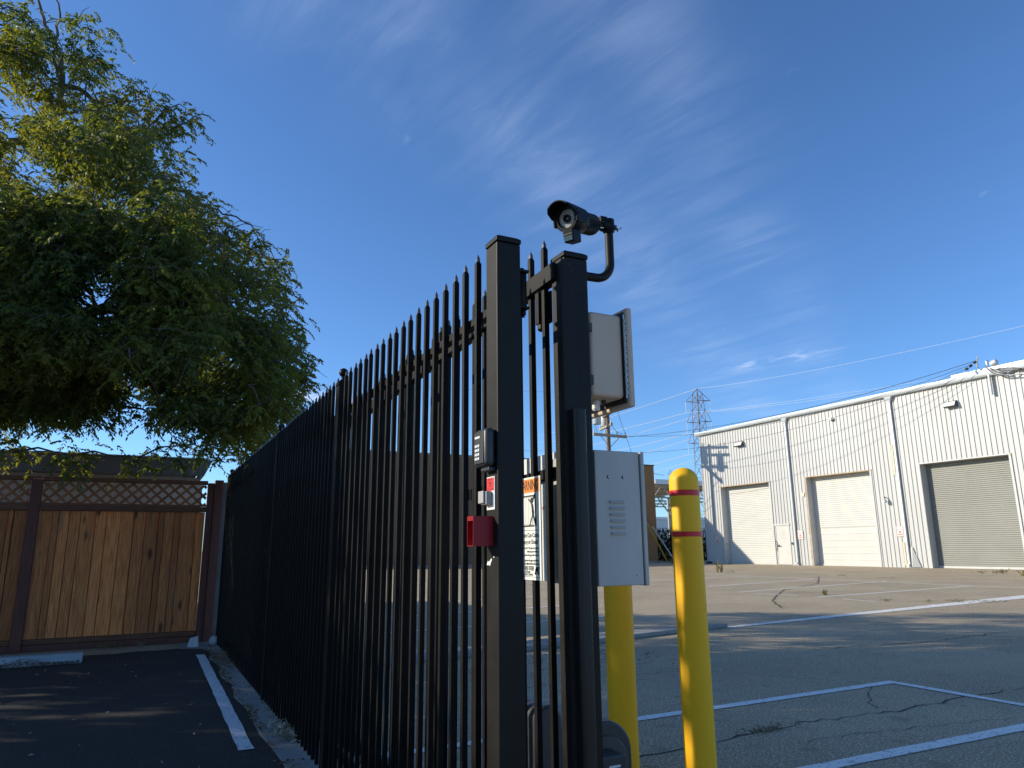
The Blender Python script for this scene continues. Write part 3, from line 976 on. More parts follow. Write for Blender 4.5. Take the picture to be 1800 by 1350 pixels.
# service mast with cable loops on the roof edge
sm = thing("service_mast", (WX - .2, 17.0, 7.5), "grey electrical service mast with looping cables on the warehouse eave", "mast")
m = MB()
m.tube([(WX - .16, 17.0, 6.9), (WX - .16, 17.0, 8.35)], .055, 10)
m.tube([(WX - .16, 17.35, 8.0), (WX - .25, 17.35, 8.25), (WX - .42, 17.2, 8.5), (WX - .55, 17.1, 8.45)], .03, 8)
m.build("mast_pipe", GUTTER, sm, smooth=True)
m = MB()
m.lathe([(.06, -.1), (.12, -.08), (.15, .04), (.1, .16), (.02, .2)], (WX - .18, 16.75, 8.15), Matrix.Rotation(math.radians(70), 3, 'X'), 14)
m.build("weatherhead", GUTTER, sm, smooth=True)
for k in range(9):
    a = (WX - .2, 17.1 - .05 * k, 8.1 - .03 * k)
    b = (WX - .15 - .05 * (k % 3), 16.2 - .25 * (k % 4), 7.7 - .1 * (k % 3))
    mid = (WX - .5 - .1 * (k % 2), (a[1] + b[1]) / 2 + .2 * ((k % 3) - 1), 7.3 + .08 * k)
    pts_ = [Vector(a).lerp(Vector(mid), s).lerp(Vector(mid).lerp(Vector(b), s), s) for s in [i / 8 for i in range(9)]]
    MB().tube(pts_, .016, 5).build("cable_loop", WIRE_DK if k % 2 else GUTTER, sm)
m = MB()
for k in range(3):
    c_ = Vector((WX - .55, 17.25 + .18 * k, 8.28 - .1 * k))
    m.lathe([(.02, -.08), (.06, -.05), (.04, 0), (.06, .04), (.02, .08)], c_, Matrix.Rotation(1.2, 3, 'Y'), 8)
m.build("insulator", WIRE_DK, sm)

# black rubble / bag at wall foot
MB().lathe([(.02, 0), (.16, .01), (.2, .07), (.14, .14), (.03, .16)], (WX - .5, 34.1, 0), None, 10).build("rubbish_bag", PLASTIC_BLK, smooth=True, label="black rubbish bag at the shaded corner of the warehouse", cat="bag")

# ------------------------------------------------------------------ brown building, canopy, far fence
bb = thing("brown_building", (15, 39.3, 0), "long low brown flat roofed building behind the iron fence", "building")
m = MB()
BY = 39.3
m.box(6.5, 29.3, BY, 56, 0, 6.29)
m.build("wall", BROWNWALL, bb)
MB().box(29.303, 30.28, BY - .04, 56, 0, 6.30).build("end_pier", TANWALL, bb, label="lighter tan pier at the right end of the wall")
m = MB()
m.box(6.45, 29.3, BY - .07, BY, 6.295, 6.38)
m.box(29.303, 30.32, BY - .10, 56, 6.305, 6.37)
m.build("roof_coping", BROWNWALL, bb)
m = MB()
for x_ in range(8, 29, 5):
    m.box(x_, x_ + .06, BY - .02, BY + .005, .05, 6.2)
m.build("wall_joint", CRACK, bb)
m = MB()
m.box(6.5, 29.9, BY - 1.0, BY - .1, 0, .12)
m.build("wall_footing", CONCRETE, bb)

# long open steel canopy beyond
cn = thing("steel_canopy", (34, 54, 0), "open steel truss canopy with a sheet roof right of the brown building", "canopy")
CY = 54.0
A0, A1 = spot(1148, 850, 1, CY), spot(1240, 832, 1, CY)
zt = A0.z
x0, x1 = A0.x, A1.x + 5
MB().box(x0, x1, CY - .3, CY + 16, zt, zt + .28).build("roof_sheet", CANOPYROOF, cn)
MB().box(x0, x1, CY - .34, CY - .305, zt - .05, zt + .38).build("roof_edge", ROOFMETAL, cn)
for j in range(4):
    yy = CY + j * 4.2
    m = MB()
    m.tube([(x0, yy, zt - .12), (x1, yy, zt - .12)], .07, 5)
    m.tube([(x0, yy, zt - 1.25), (x1, yy, zt - 1.25)], .07, 5)
    k = int((x1 - x0) / 1.0)
    for i in range(k):
        xa = x0 + i * 1.0
        m.tube([(xa, yy, zt - .12 if i % 2 else zt - 1.25), (xa + 1.0, yy, zt - 1.25 if i % 2 else zt - .12)], .05, 4)
    m.build("truss", CANOPYSTEEL, cn)
for xa in (x0 + 1.6, x0 + 7.5):
    for yy in (CY, CY + 12.6):
        m = MB()
        m.tube([(xa, yy, 0), (xa, yy, zt - 1.25)], .13, 6)
        m.tube([(xa, yy, zt - 2.6), (xa - 1.2, yy, zt - 1.25)], .07, 5)
        m.tube([(xa, yy, zt - 2.6), (xa + 1.2, yy, zt - 1.25)], .07, 5)
        m.tube([(xa + .35, yy, 0), (xa + .35, yy, zt - 1.25)], .09, 5)
        for q in range(5):
            z_ = q * (zt - 1.4) / 5
            m.tube([(xa, yy, z_), (xa + .35, yy, z_ + (zt - 1.4) / 5)], .045, 4)
        m.build("canopy_post", CANOPYSTEEL, cn)
fb = thing("far_building", (60, 90, 0), "small pale grey building far away under the canopy", "building")
w0, w1 = spot(1150, 913, 1, 85), spot(1212, 925, 1, 85)
MB().box(w0.x - 8, w1.x + 4, 85, 95, 0, w0.z).build("wall", GUTTER, fb)
MB().box(w0.x - 8.2, w1.x + 4.2, 84.8, 95.2, w0.z + .01, w0.z + .35).build("roof", ROOFMETAL, fb)

yf = thing("yard_fence", (33, 41.0, 0), "black picket fence between the brown building and warehouse", "fence")
m0 = MB().box(-.014, .014, -.014, .014, .05, 2.0).mesh("picket", BLACK)
xx_ = 30.4
while xx_ < 36.9:
    piece("picket", m0, yf, (xx_, 41.0, 0), None, (1, 1, 1.14))
    xx_ += .13
for zz in (.2, 2.0):
    MB().box(30.4, 36.9, 40.96, 41.0 - .016, zz, zz + .05).build("rail", BLACK, yf)
for x_ in (30.45, 33.6, 36.85):
    MB().box(x_ - .04, x_ + .04, 41.015, 41.09, 0, 2.35).build("fence_post", BLACK, yf)

# ------------------------------------------------------------------ utility pole and wires
PX, PY = 25.2, 37.0
up = thing("utility_pole", (PX, PY, 0), "wooden utility pole with crossarms and transformer behind the grey cabinet", "utility pole")


def pz(py, x=1068):
    return spot(x, py, 1, PY).z


ztop = pz(716)
MB().tube([(PX, PY, 0), (PX, PY, ztop * .5), (PX, PY, ztop)], [.16, .145, .115], 12).build("pole", POLEWOOD, up, smooth=True)


def arm(pa, pb, yy, r=.06, mat=ARMWOOD):
    a, b = spot(*pa, 1, yy), spot(*pb, 1, yy)
    d = (b - a)
    m = MB()
    ax = d.normalized()
    R = Matrix((ax, Vector((0, 0, 1)).cross(ax).normalized(), ax.cross(Vector((0, 0, 1)).cross(ax)).normalized())).transposed()
    cc = (a + b) / 2
    h = d.length / 2
    m.box(cc.x - h, cc.x + h, cc.y - r, cc.y + r, cc.z - r * 1.15, cc.z + r * 1.15, R, cc)
    m.build("crossarm", mat, up)
    return a, b


a1 = arm((1043, 763), (1101, 768), PY - .2, .07)
# the two slanting ones run across the line of sight toward the viewer
def arm3(p, q, r=.065, mat=ARMWOOD):
    p, q = Vector(p), Vector(q)
    ax = (q - p).normalized()
    yv = Vector((0, 0, 1)).cross(ax).normalized()
    R = Matrix((ax, yv, ax.cross(yv))).transposed()
    cc = (p + q) / 2
    h = (q - p).length / 2
    MB().box(cc.x - h, cc.x + h, cc.y - r, cc.y + r, cc.z - r * 1.15, cc.z + r * 1.15, R, cc).build("crossarm", mat, up)


z1_, z2_ = pz(751), pz(731)
dirn = Vector((.264, .965, 0))
for zz, hl, mt in ((z1_, 1.15, ARMWOOD), (z2_, 1.35, POLEWOOD), (z2_ + .45, 1.3, POLEWOOD)):
    c_ = Vector((PX, PY, zz)) - Vector((.2, .05, 0))
    arm3(c_ - dirn * hl, c_ + dirn * hl, .06, mt)
m = MB()
ins_pts = []
for k in (-1.05, -.7, .7, 1.05):
    for zz in (z1_, z2_, z2_ + .45):
        if zz == z1_ and abs(k) < 1:
            continue
        ins_pts.append(Vector((PX - .2, PY - .05, zz + .08)) + dirn * k)
for s in (.03, .35, .72, .97):
    ins_pts.append(a1[0].lerp(a1[1], s) + Vector((0, 0, .08)))
for p in ins_pts:
    MB().lathe([(.02, 0), (.05, .02), (.035, .08), (.055, .12), (.03, .2), (.01, .22)], p, None, 8).build("insulator", PORCELAIN, up, smooth=True)
tr_c = spot(1049, 733, 1, PY - .3)
m = MB()
m.lathe([(.05, -.45), (.24, -.45), (.26, -.42), (.26, .38), (.2, .45), (.06, .47)], tr_c, None, 16)
m.build("transformer", TRANSF, up, smooth=True)
m = MB()
for s in (-1, 1):
    m.lathe([(.02, 0), (.05, .02), (.03, .1), (.05, .14), (.02, .24)], tr_c + Vector((s * .12, 0, .46)), None, 8)
    m.lathe([(.05, -.45), (.24, -.45), (.26, -.42), (.26, .38), (.2, .45), (.06, .47)], (PX - .55 * s * .0 + .1, PY + .45, tr_c.z + .05), None, 14) if s > 0 else None
m.build("bushing", TRANSF, up, smooth=True)
m = MB()
for s in (-1, 1):
    m.tube([(PX, PY - .16, a1[0].z - .75), (PX + s * .75, PY - .22, a1[0].z - .03)], .02, 5)
m.build("brace", POLEWOOD, up)


def wire(pts_, r, mat, label, group, n=5, sag=0, seg=14, cat="wire", r2=None):
    P = []
    for a, b in zip(pts_[:-1], pts_[1:]):
        a, b = Vector(a), Vector(b)
        for i in range(seg):
            t = i / seg
            p = a.lerp(b, t)
            p.z -= sag * 4 * t * (1 - t)
            P.append(p)
    P.append(Vector(pts_[-1]))
    c_ = P[0].copy()
    if r2:
        r = [r + (r2 - r) * i / (len(P) - 1) for i in range(len(P))]
    return MB().tube(P, r, n).build("overhead_wire", mat, label=label, cat=cat, group=group, loc=c_)


mast_top = Vector((WX - .55, 17.3, 8.32))
wire([a1[1], mast_top], .012, WIRE_DK, "dark service cable from the wooden pole's crossarm end to the roof mast", "service cables", sag=.55)
wire([a1[1] + Vector((-.6, 0, .05)), mast_top + Vector((0, .2, -.12))], .009, WIRE_DK, "dark cable sagging just below the upper service cable to the roof mast", "service cables", sag=.95)
wire([Vector((PX, PY - .2, z1_ - 1.6)), mast_top + Vector((0, .1, -.2))], .009, WIRE_DK, "lowest service cable sagging in front of the warehouse eave", "service cables", sag=1.0)
# drop wires hanging off the pole
wire([spot(1085, 722, 1, PY), spot(1097, 757, 1, PY), spot(1110, 795, 1, PY), spot(1122, 830, 1, PY)], .012, WIRE_DK, "thin dark drop wire slanting down right of the wooden pole", "drop wires", seg=4)
wire([spot(1073, 744, 1, PY), spot(1095, 762, 1, PY)], .014, WIRE_DK, "short looping jumper wire between two crossarms", "drop wires", sag=.2)
wire([spot(1043, 735, 1, PY), spot(1050, 760, 1, PY)], .012, WIRE_DK, "short jumper wire below the transformer", "drop wires", sag=.05)
wire([Vector((29.2, 39.3, 6.2)), spot(1168, 835, 1, 60)], .02, WIRE_DK, "dark cable from the brown building roof to the distant tower", "drop wires", sag=.15)
for (pa, pb, mt, lb, nm) in (((1110, 830), (1174, 990), YELLOWGUARD, "yellow guarded guy wire leaning in front of the yard fence", "a"), ((1135, 850), (1188, 990), GUTTER, "pale guarded guy wire leaning in front of the yard fence", "b")):
    gA = Vector((PX, PY - .1, 6.6 if nm == "a" else 6.0))
    gB = spot(pb[0], pb[1], 1, 39.0)
    gB.z = 0
    t = thing("guy_wire", gB, lb, "guy wire", "guy wires of the wooden pole")
    MB().tube([gA, gB], .014, 5).build("cable", WIRE_DK, t)
    MB().tube([gB.lerp(gA, .01), gB.lerp(gA, .38)], .05, 8).build("guard_sleeve", mt, t)


# far lines running left, seen between leaves and between the posts
def far_wire(pa, ya, pb, yb, r, lb, grp, mat=WIRE_LT, sag=0):
    wire([spot(pa[0], pa[1], 1, ya), spot(pb[0], pb[1], 1, yb)], r, mat, lb, grp, sag=sag)


# ------------------------------------------------------------------ transmission tower
TY = 118.0


def tower(px, pyt, TY, label, s=1.0, base_w=None):
    apex = spot(px, pyt, 1, TY)
    ppm = (spot(px + 10, pyt, 1, TY).x - apex.x) / 10  # metres per pixel here
    t = thing("transmission_tower", (apex.x, TY, 0), label, "pylon")
    X = apex.x
    H = apex.z

    def zz(dy):
        return H - dy * ppm * .98 * s
    bw = 6.0 * ppm * s
    levels = [(zz(8), 4.5 * ppm * s), (zz(18), bw * .9), (zz(47), bw), (zz(76), bw), (zz(105), bw * 1.05), (zz(140), bw * 1.35), (0, bw * 3.0)]
    m = MB()
    # legs
    top = Vector((X, TY, H))
    for sx in (-1, 1):
        for sy in (-1, 1):
            pl = [top] + [Vector((X + sx * w, TY + sy * w, z)) for z, w in levels]
            m.tube(pl, .065 * s, 4)
    m.build("tower_leg", LATTSTEEL, t)
    m = MB()
    r = .036 * s
    sub = []
    for (za, wa), (zb, wb) in zip(levels[:-1], levels[1:]):
        k = max(1, int(round((za - zb) / (wa + wb) / 1.0)))
        for i in range(k):
            f0, f1 = i / k, (i + 1) / k
            sub.append((za + (zb - za) * f0, wa + (wb - wa) * f0, za + (zb - za) * f1, wa + (wb - wa) * f1))
    for (za, wa, zb, wb) in sub:
        for sy in (-1, 1):
            m.tube([(X - wa, TY + sy * wa, za), (X + wb, TY + sy * wb, zb)], r, 4, False)
            m.tube([(X + wa, TY + sy * wa, za), (X - wb, TY + sy * wb, zb)], r, 4, False)
            m.tube([(X - wb, TY + sy * wb, zb), (X + wb, TY + sy * wb, zb)], r, 4, False)
        for sx in (-1, 1):
            m.tube([(X + sx * wa, TY - wa, za), (X + sx * wb, TY + wb, zb)], r, 4, False)
            m.tube([(X + sx * wa, TY + wa, za), (X + sx * wb, TY - wb, zb)], r, 4, False)
    m.build("lattice_bracing", LATTSTEEL, t)
    tips = []
    lat = Vector((CAM.y - TY, X - CAM.x, 0)).normalized()
    if lat.x < 0:
        lat = -lat
    for dy in (18, 47, 76):
        z = zz(dy)
        w = bw
        al = 20.5 * ppm * s * .78
        for sx in (-1, 1):
            m = MB()
            tip = Vector((X, TY, z)) + lat * (sx * al)
            up_z = zz(max(2, dy - (15 if dy == 18 else 18)))
            c1 = Vector((X + sx * w, TY - sx * w, 0))
            m.tube([Vector((c1.x, c1.y, z)), tip], .06 * s, 4)
            m.tube([Vector((X + w, TY + w, z)), tip], .05 * s, 4)
            m.tube([Vector((X - w, TY - w, z)), tip], .05 * s, 4)
            f = 1 if dy > 18 else .3
            m.tube([Vector((X + sx * w * f, TY - sx * w * f, up_z)), tip], .05 * s, 4)
            m.build("tower_arm", LATTSTEEL, t)
            b = tip - Vector((0, 0, 15 * ppm * s))
            MB().tube([tip, b], .07 * s, 6).build("insulator_string", PORCELAIN, t)
            tips.append(b)
    return apex, tips


apex, tips = tower(1225, 683, TY, "tall steel lattice transmission tower rising behind the warehouse corner")
apex2, tips2 = tower(1178, 826, 190, "small distant lattice tower above the canopy left of the bollard", .34)
wire([apex, spot(1830, 566, 1, 30)], .036, WIRE_LT, "topmost bright conductor from the tower apex to upper right", "high voltage conductors", sag=.6, seg=24, r2=.013)
ends_r = [(1830, 664), (1830, 664), (1830, 676), (1830, 676), (1500, 735), (1500, 738)]
for i, b in enumerate(tips):
    side = "left" if i % 2 == 0 else "right"
    lv = ["upper", "middle", "lower"][i // 2]
    er = [(1830, 635), (1830, 640), (1830, 668), (1830, 672), (1830, 706), (1830, 712)][i]
    wire([b, spot(er[0], er[1], 1, 31)], .036, WIRE_LT, f"bright conductor from the tower's {lv} {side} arm to the right", "high voltage conductors", sag=.5, seg=24, r2=.010)
    el = [(940, 778), (940, 800), (940, 812), (940, 838), (940, 852), (940, 880)][i]
    wire([b, spot(el[0], el[1], 1, 330)], .06, WIRE_LT, f"pale conductor from the tower's {lv} {side} arm to the left", "high voltage conductors", sag=1.5, seg=24)
wire([apex, spot(940, 767, 1, 330)], .06, WIRE_LT, "pale earth wire from the tower apex sloping down left", "high voltage conductors", sag=1.0, seg=24)
for k, (ya, yb, lb) in enumerate(((799, 803, "higher thin wire crossing the sky left of the iron fence"), (807, 809, "lower thin wire crossing the sky left of the iron fence"))):
    far_wire((330, ya), 70, (500, yb), 74, .03, lb, "wires beyond the tree", WIRE_DK)
for k, (pa, pb, lb) in enumerate((((500, 674), (700, 685), "upper faint wire over the iron fence"), ((500, 680), (700, 690), "lower faint wire over the iron fence"))):
    far_wire(pa, 120, pb, 130, .03, lb, "wires beyond the tree", WIRE_LT)
for k, (pa, pb, lb) in enumerate((((600, 790), (1040, 793), "faint lower wire over the brown building"), ((600, 676), (1040, 692), "faint upper wire seen between the gate posts"))):
    far_wire(pa, 60, pb, 66, .016, lb, "wires over the brown building", WIRE_LT)

# shrubs along the yard fence
sh = thing("shrub", (33.4, 42.2, 0), "dark scrubby bushes behind the black yard fence", "bush")
k = 5200
cpts = rng.uniform(0, 1, (k, 3))
Pq = np.stack([30.4 + 6.4 * cpts[:, 0], 41.4 + 1.6 * cpts[:, 1], .03 + 2.2 * cpts[:, 2] * (0.55 + .45 * np.sin(cpts[:, 0] * 17) ** 2)], 1)
v = leaf_quads(Pq, .16, flat=1.2, aspect=.5)
quads_obj("foliage", v, LEAF_DK, sh)
m = MB()
for x_ in (30.9, 31.8, 32.9, 34.0, 35.1, 36.2):
    m.tube([(x_, 42.2, 0), (x_ + random.uniform(-.2, .2), 42.2, 1.3)], [.03, .01], 5)
m.build("stem", BARK, sh)

# ------------------------------------------------------------------ neighbour building behind wooden fence
RY = 10.5
nb = thing("neighbour_building", (-3, RY, 0), "low beige building with slate grey roof fascia behind the wooden fence", "building")
m = MB()
xr_t, xr_b = .755, .66
m.add([(-9, RY, 1.955), (xr_b, RY, 1.975), (xr_t, RY, 2.19), (-9, RY, 2.17), (-9, RY + .05, 1.955), (xr_b, RY + .05, 1.975), (xr_t, RY + .05, 2.19), (-9, RY + .05, 2.17)],
      [(0, 1, 2, 3), (7, 6, 5, 4), (0, 4, 5, 1), (1, 5, 6, 2), (2, 6, 7, 3), (3, 7, 4, 0)])
m.build("roof_fascia", FASCIA, nb)
m = MB()
m.add([(xr_b - .001, RY + .051, 1.975), (xr_t - .001, RY + .051, 2.188), (xr_t - .001, RY + 6, 2.188), (xr_b - .001, RY + 6, 1.975), (xr_b - .05, RY + .051, 1.975), (xr_t - .05, RY + .051, 2.188), (xr_t - .05, RY + 6, 2.188), (xr_b - .05, RY + 6, 1.975)],
      [(0, 3, 2, 1), (4, 5, 6, 7), (0, 1, 5, 4), (2, 3, 7, 6), (1, 2, 6, 5), (0, 4, 7, 3)])
m.build("roof_fascia", FASCIA, nb)
MB().box(-9, xr_t - .06, RY - .012, RY + 6, 2.195, 2.212).build("roof_edge", GUTTER, nb)
MB().box(-9, .60, RY + .06, RY + .5, 1.91, 1.955).build("soffit_trim", material("soffit_trim_paint", [(0.30, 0.225, 0.175), (0.36, 0.27, 0.21)], .6, scale=3), nb)
MB().box(-9, .665, RY + .20, RY + 5.8, 0, 1.905).build("wall", BEIGEWALL, nb)

# ------------------------------------------------------------------ wooden fence
FY = 9.25
wf = thing("wooden_fence", (-.3, FY, 0), "brown wooden plank fence topped with diagonal lattice", "fence")
posts_x = [-3.05, -1.06]


def wpost(x0, x1, z1, y0=FY - .05, y1=FY + .05, mat=REDWOOD):
    MB().box(x0, x1, y0, y1, 0, z1).build("fence_post", mat, wf, bevel=.006, loc=((x0 + x1) / 2, FY, 0))


for x_ in posts_x:
    wpost(x_ - .05, x_ + .05, 1.765)
wpost(.632, .7055, 1.775)
wpost(.706, .80, 1.81, FY - .07, FY + .03)
MB().box(.803, .85, FY - .02, FY + .02, 0, 1.79).build("metal_post", PLASTIC_MID, wf)


def cedar(x0, x1):
    z = .03
    xs = [x0]
    return xs


bays = [(-3.0, -1.11), (-1.01, .63)]
pl_edges = {1: [-1.005, -.885, -.821, -.724, -.62, -.476, -.372, -.235, -.10, .013, .145, .203, .308, .375, .535, .628],
            0: [-3.0, -2.86, -2.74, -2.60, -2.47, -2.33, -2.2, -2.07, -1.93, -1.8, -1.66, -1.53, -1.40, -1.281, -1.234, -1.115]}
NAIL = MB().lathe([(.0001, .0012), (.003, .0008), (.0034, 0)], (0, 0, 0), Matrix.Rotation(math.pi / 2, 3, 'X'), 6).mesh('nail', CRACK)
for bi, (xa, xb) in enumerate(bays):
    MB().box(xa, xb, FY - .045, FY + .045, 1.755, 1.80).build("top_rail", RAILWOOD, wf, bevel=.005)
    MB().box(xa, xb, FY - .04, FY + .04, 1.44, 1.50).build("lattice_rail", RAILWOOD, wf, bevel=.005)
    MB().box(xa, xb, FY - .03, FY + .03, .075, .125).build("bottom_rail", RAILWOOD, wf, bevel=.005)
    MB().box(xa - (.0 if bi else .0), xb, FY - .02, FY + .018, 0.005, .072).build("kick_board", REDWOOD, wf, bevel=.004)
    ed = pl_edges[bi]
    for i in range(len(ed) - 1):
        w = ed[i + 1] - ed[i]
        dy = (i * 37 % 4) * .003 - .004
        gap = .0028
        c_ = ((ed[i] + ed[i + 1]) / 2, FY + .012 + dy, .127)
        o = MB().box(ed[i] + gap, ed[i + 1] - gap, FY + .004 + dy, FY + .022 + dy, .127, 1.438).build("plank", PLANK, wf, bevel=.003, seg=1, loc=c_)
        o.rotation_euler = (0, random.gauss(0, .0012), random.gauss(0, .012))
        for zz in (.20, .78, 1.36):
            for dx in (-.3, .3):
                xn = (ed[i] + ed[i + 1]) / 2 + dx * w
                piece("nail", NAIL, wf, (xn, FY + .0035 + dy, zz + random.gauss(0, .008)))
        if i:
            MB().box(ed[i] - .02, ed[i] + .02, FY + .033, FY + .045, .127, 1.438).build("batten", REDWOOD, wf)
    # lattice: two layers of diagonal strips clipped to the opening
    z0, z1 = 1.502, 1.753
    hgt = z1 - z0
    for lay, s in ((0, 1), (1, -1)):
        k = 0
        x = xa - hgt
        step = .1235
        while x < xb:
            a = Vector((x, 0, z0 if s > 0 else z1))
            b = Vector((x + hgt, 0, z1 if s > 0 else z0))
            t0, t1 = max(0, (xa + .004 - a.x) / hgt), min(1, (xb - .004 - a.x) / hgt)
            if t1 - t0 > .06:
                p, q_ = a.lerp(b, t0), a.lerp(b, t1)
                n_ = Vector((-(q_ - p).z, 0, (q_ - p).x)).normalized() * .019
                yy0 = FY - .016 + lay * .0125
                yy1 = yy0 + .011
                mm = MB()
                vs = []
                for yy in (yy0, yy1):
                    for pt in (p - n_, q_ - n_, q_ + n_, p + n_):
                        vs.append((min(max(pt.x, xa + .001), xb - .001), yy, min(max(pt.z, z0), z1)))
                mm.add(vs, [(0, 1, 2, 3), (7, 6, 5, 4), (0, 4, 5, 1), (1, 5, 6, 2), (2, 6, 7, 3), (3, 7, 4, 0)])
                mm.build("lattice_strip", LATTICE, wf, loc=((p.x + q_.x) / 2, yy0, (p.z + q_.z) / 2))
            x += step
    MB().box(xa, xb, FY - .022, FY - .017, z0, z0 + .018).build("lattice_trim", RAILWOOD, wf)

# things on the ground by the fence
m = MB()
prof = [(-.075, .004), (.075, .004), (.055, .082), (.045, .092), (-.045, .092), (-.055, .082)]
k = len(prof)
vs = [(xx, 8.16 + yy + .03 * 0, zz) for xx in (-2.2, -.40) for yy, zz in prof]
m.add(vs, [(i, i + k, (i + 1) % k + k, (i + 1) % k) for i in range(k)] + [tuple(range(k)), tuple(range(2 * k - 1, k - 1, -1))])
m.build("wheel_stop", STOP, bevel=.008, label="pale concrete wheel stop on the dark asphalt before the wooden fence", cat="wheel stop", loc=(-1.3, 8.16, 0))
m = MB()
m.add([(.52, 8.74, .01), (.62, 8.72, .01), (.64, 8.80, .01), (.54, 8.82, .01), (.545, 8.755, .10), (.625, 8.745, .12), (.63, 8.80, .115), (.56, 8.81, .095)],
      [(0, 3, 2, 1), (4, 5, 6, 7), (0, 1, 5, 4), (1, 2, 6, 5), (2, 3, 7, 6), (3, 0, 4, 7)])
m.build("broken_block", STONE, bevel=.006, label="broken pale concrete block below the right fence post", cat="block", loc=(.58, 8.77, 0))
m = MB()
vs, fs = [], []
m.lathe([(.01, .012), (.045, .015), (.06, .045), (.055, .07), (.035, .095), (.008, .10)], (.80, 8.86, 0), None, 10)
m.v = [(x + random.gauss(0, .004), y + random.gauss(0, .004), z) for x, y, z in m.v]
m.build("stone", STONE, smooth=True, label="round pale stone at the end of the iron fence", cat="stone", loc=(.80, 8.86, 0))

# ------------------------------------------------------------------ iron fence
FX = .834
fe = thing("iron_fence", (FX, 5.3, 0), "tall black iron picket fence with spear tips and ball topped posts", "fence")
m = MB()
h = .008
m.add([(sx * h, sy * h, z) for z in (0.012, 1.838) for sx, sy in ((-1, -1), (1, -1), (1, 1), (-1, 1))] +
      [(sx * h * .62, sy * h * .62, 1.846) for sx, sy in ((-1, -1), (1, -1), (1, 1), (-1, 1))] +
      [(sx * h * .6, sy * h * .5, 1.857) for sx, sy in ((-1, -1), (1, -1), (1, 1), (-1, 1))] + [(0, 0, 1.872)],
      [(3, 2, 1, 0)] + [(a, (a + 1) % 4, 4 + (a + 1) % 4, 4 + a) for a in range(4)] + [(4 + a, 4 + (a + 1) % 4, 8 + (a + 1) % 4, 8 + a) for a in range(4)] +
      [(8 + a, 8 + (a + 1) % 4, 12 + (a + 1) % 4, 12 + a) for a in range(4)] + [(12 + a, 12 + (a + 1) % 4, 16) for a in range(4)])
PICK = m.mesh("picket", BLACK)
PICK.materials.append(TIP_SUNLIT)
for pgn in PICK.polygons:
    if pgn.index >= 9:
        pgn.material_index = 1
ball_posts = [3.609, 5.485, 7.432, 8.823]
y = 1.883
k = 0
while y < 9.1:
    if all(abs(y - b) > .03 for b in ball_posts):
        piece("picket", PICK, fe, (FX + random.gauss(0, .0006), y, 0), (random.gauss(0, .0006), random.gauss(0, .0006), random.gauss(0, .02)))
    y += .0895
ends = [1.812] + ball_posts + [9.15]
for a, b in zip(ends[:-1], ends[1:]):
    for z0, z1 in ((1.661, 1.687), (.115, .141)):
        m = MB().box(FX + .0085, FX + .034, a + .026 * (a > 2), b - .026, z0, z1)
        m.build("rail", BLACK, fe, bevel=.0015, seg=1)
pm = MB().box(-.0255, .0255, -.0255, .0255, 0, 1.815).mesh("fence_post", BLACK)
cm = MB().box(-.031, .031, -.031, .031, 1.815, 1.832)
cm.add([(-.028, -.028, 1.832), (.028, -.028, 1.832), (.028, .028, 1.832), (-.028, .028, 1.832), (-.014, -.014, 1.846), (.014, -.014, 1.846), (.014, .014, 1.846), (-.014, .014, 1.846)],
       [(0, 1, 5, 4), (1, 2, 6, 5), (2, 3, 7, 6), (3, 0, 4, 7), (4, 5, 6, 7)])
cm = cm.mesh("post_cap", BLACK)
bm_ = MB().lathe([(.010, 1.846), (.010, 1.856), (.012, 1.866)] + [(.0235 * math.cos(a), 1.885 + .0235 * math.sin(a)) for a in [(-55 + 145 * i / 10) * math.pi / 180 for i in range(10)]] + [(.001, 1.9085)], (0, 0, 0), None, 18).mesh("ball_finial", BLACK, smooth=True)
for b in ball_posts:
    p = piece("fence_post", pm, fe, (FX + .012, b, 0))
    c_ = piece("post_cap", cm, p, (FX + .012, b, 0))
    piece("ball_finial", bm_, p, (FX + .012, b, 0))

# ------------------------------------------------------------------ gate posts
def cap_mesh(m, x0, x1, y0, y1, z):
    e = .002
    m.box(x0 - e, x1 + e, y0 - e, y1 + e, z, z + .013)
    m.add([(x0 - e, y0 - e, z + .013), (x1 + e, y0 - e, z + .013), (x1 + e, y1 + e, z + .013), (x0 - e, y1 + e, z + .013),
           (x0 + .008, y0 + .008, z + .021), (x1 - .008, y0 + .008, z + .021), (x1 - .008, y1 - .008, z + .021), (x0 + .008, y1 - .008, z + .021)],
          [(0, 1, 5, 4), (1, 2, 6, 5), (2, 3, 7, 6), (3, 0, 4, 7), (4, 5, 6, 7)])


P1 = (.826, .901, 1.733, 1.808)
gp1 = thing("gate_post", (.86, 1.77, 0), "square black steel gate post carrying the keypad and red box", "post", "gate posts")
MB().box(*P1, 0, 1.855).build("post", POST, gp1, bevel=.004, seg=3)
m = MB()
cap_mesh(m, *P1, 1.857)
m.build("post_cap", POST, gp1, bevel=.002)
# guide roller bracket on the inner side
m = MB()
m.box(.901, .906, 1.750, 1.800, 1.668, 1.800)
m.box(.906, .938, 1.750, 1.800, 1.783, 1.790)
m.box(.906, .938, 1.750, 1.800, 1.672, 1.679)
m.build("roller_bracket", BLACK, gp1, bevel=.001)
m = MB()
m.lathe([(.014, 1.680), (.0155, 1.683), (.0155, 1.779), (.014, 1.782)], (.924, 1.774, 0), None, 20)
m.build("guide_roller", BLACK, gp1, smooth=True)
m = MB()
m.lathe([(.009, 1.790), (.009, 1.798), (.006, 1.798), (.006, 1.802)], (.926, 1.774, 0), None, 6)
m.build("bolt", BLACK, gp1)
m = MB()
m.lathe([(.006, 1.652), (.006, 1.659), (.010, 1.659), (.010, 1.672)], (.928, 1.774, 0), None, 6)
m.build("bolt", BLACK, gp1)
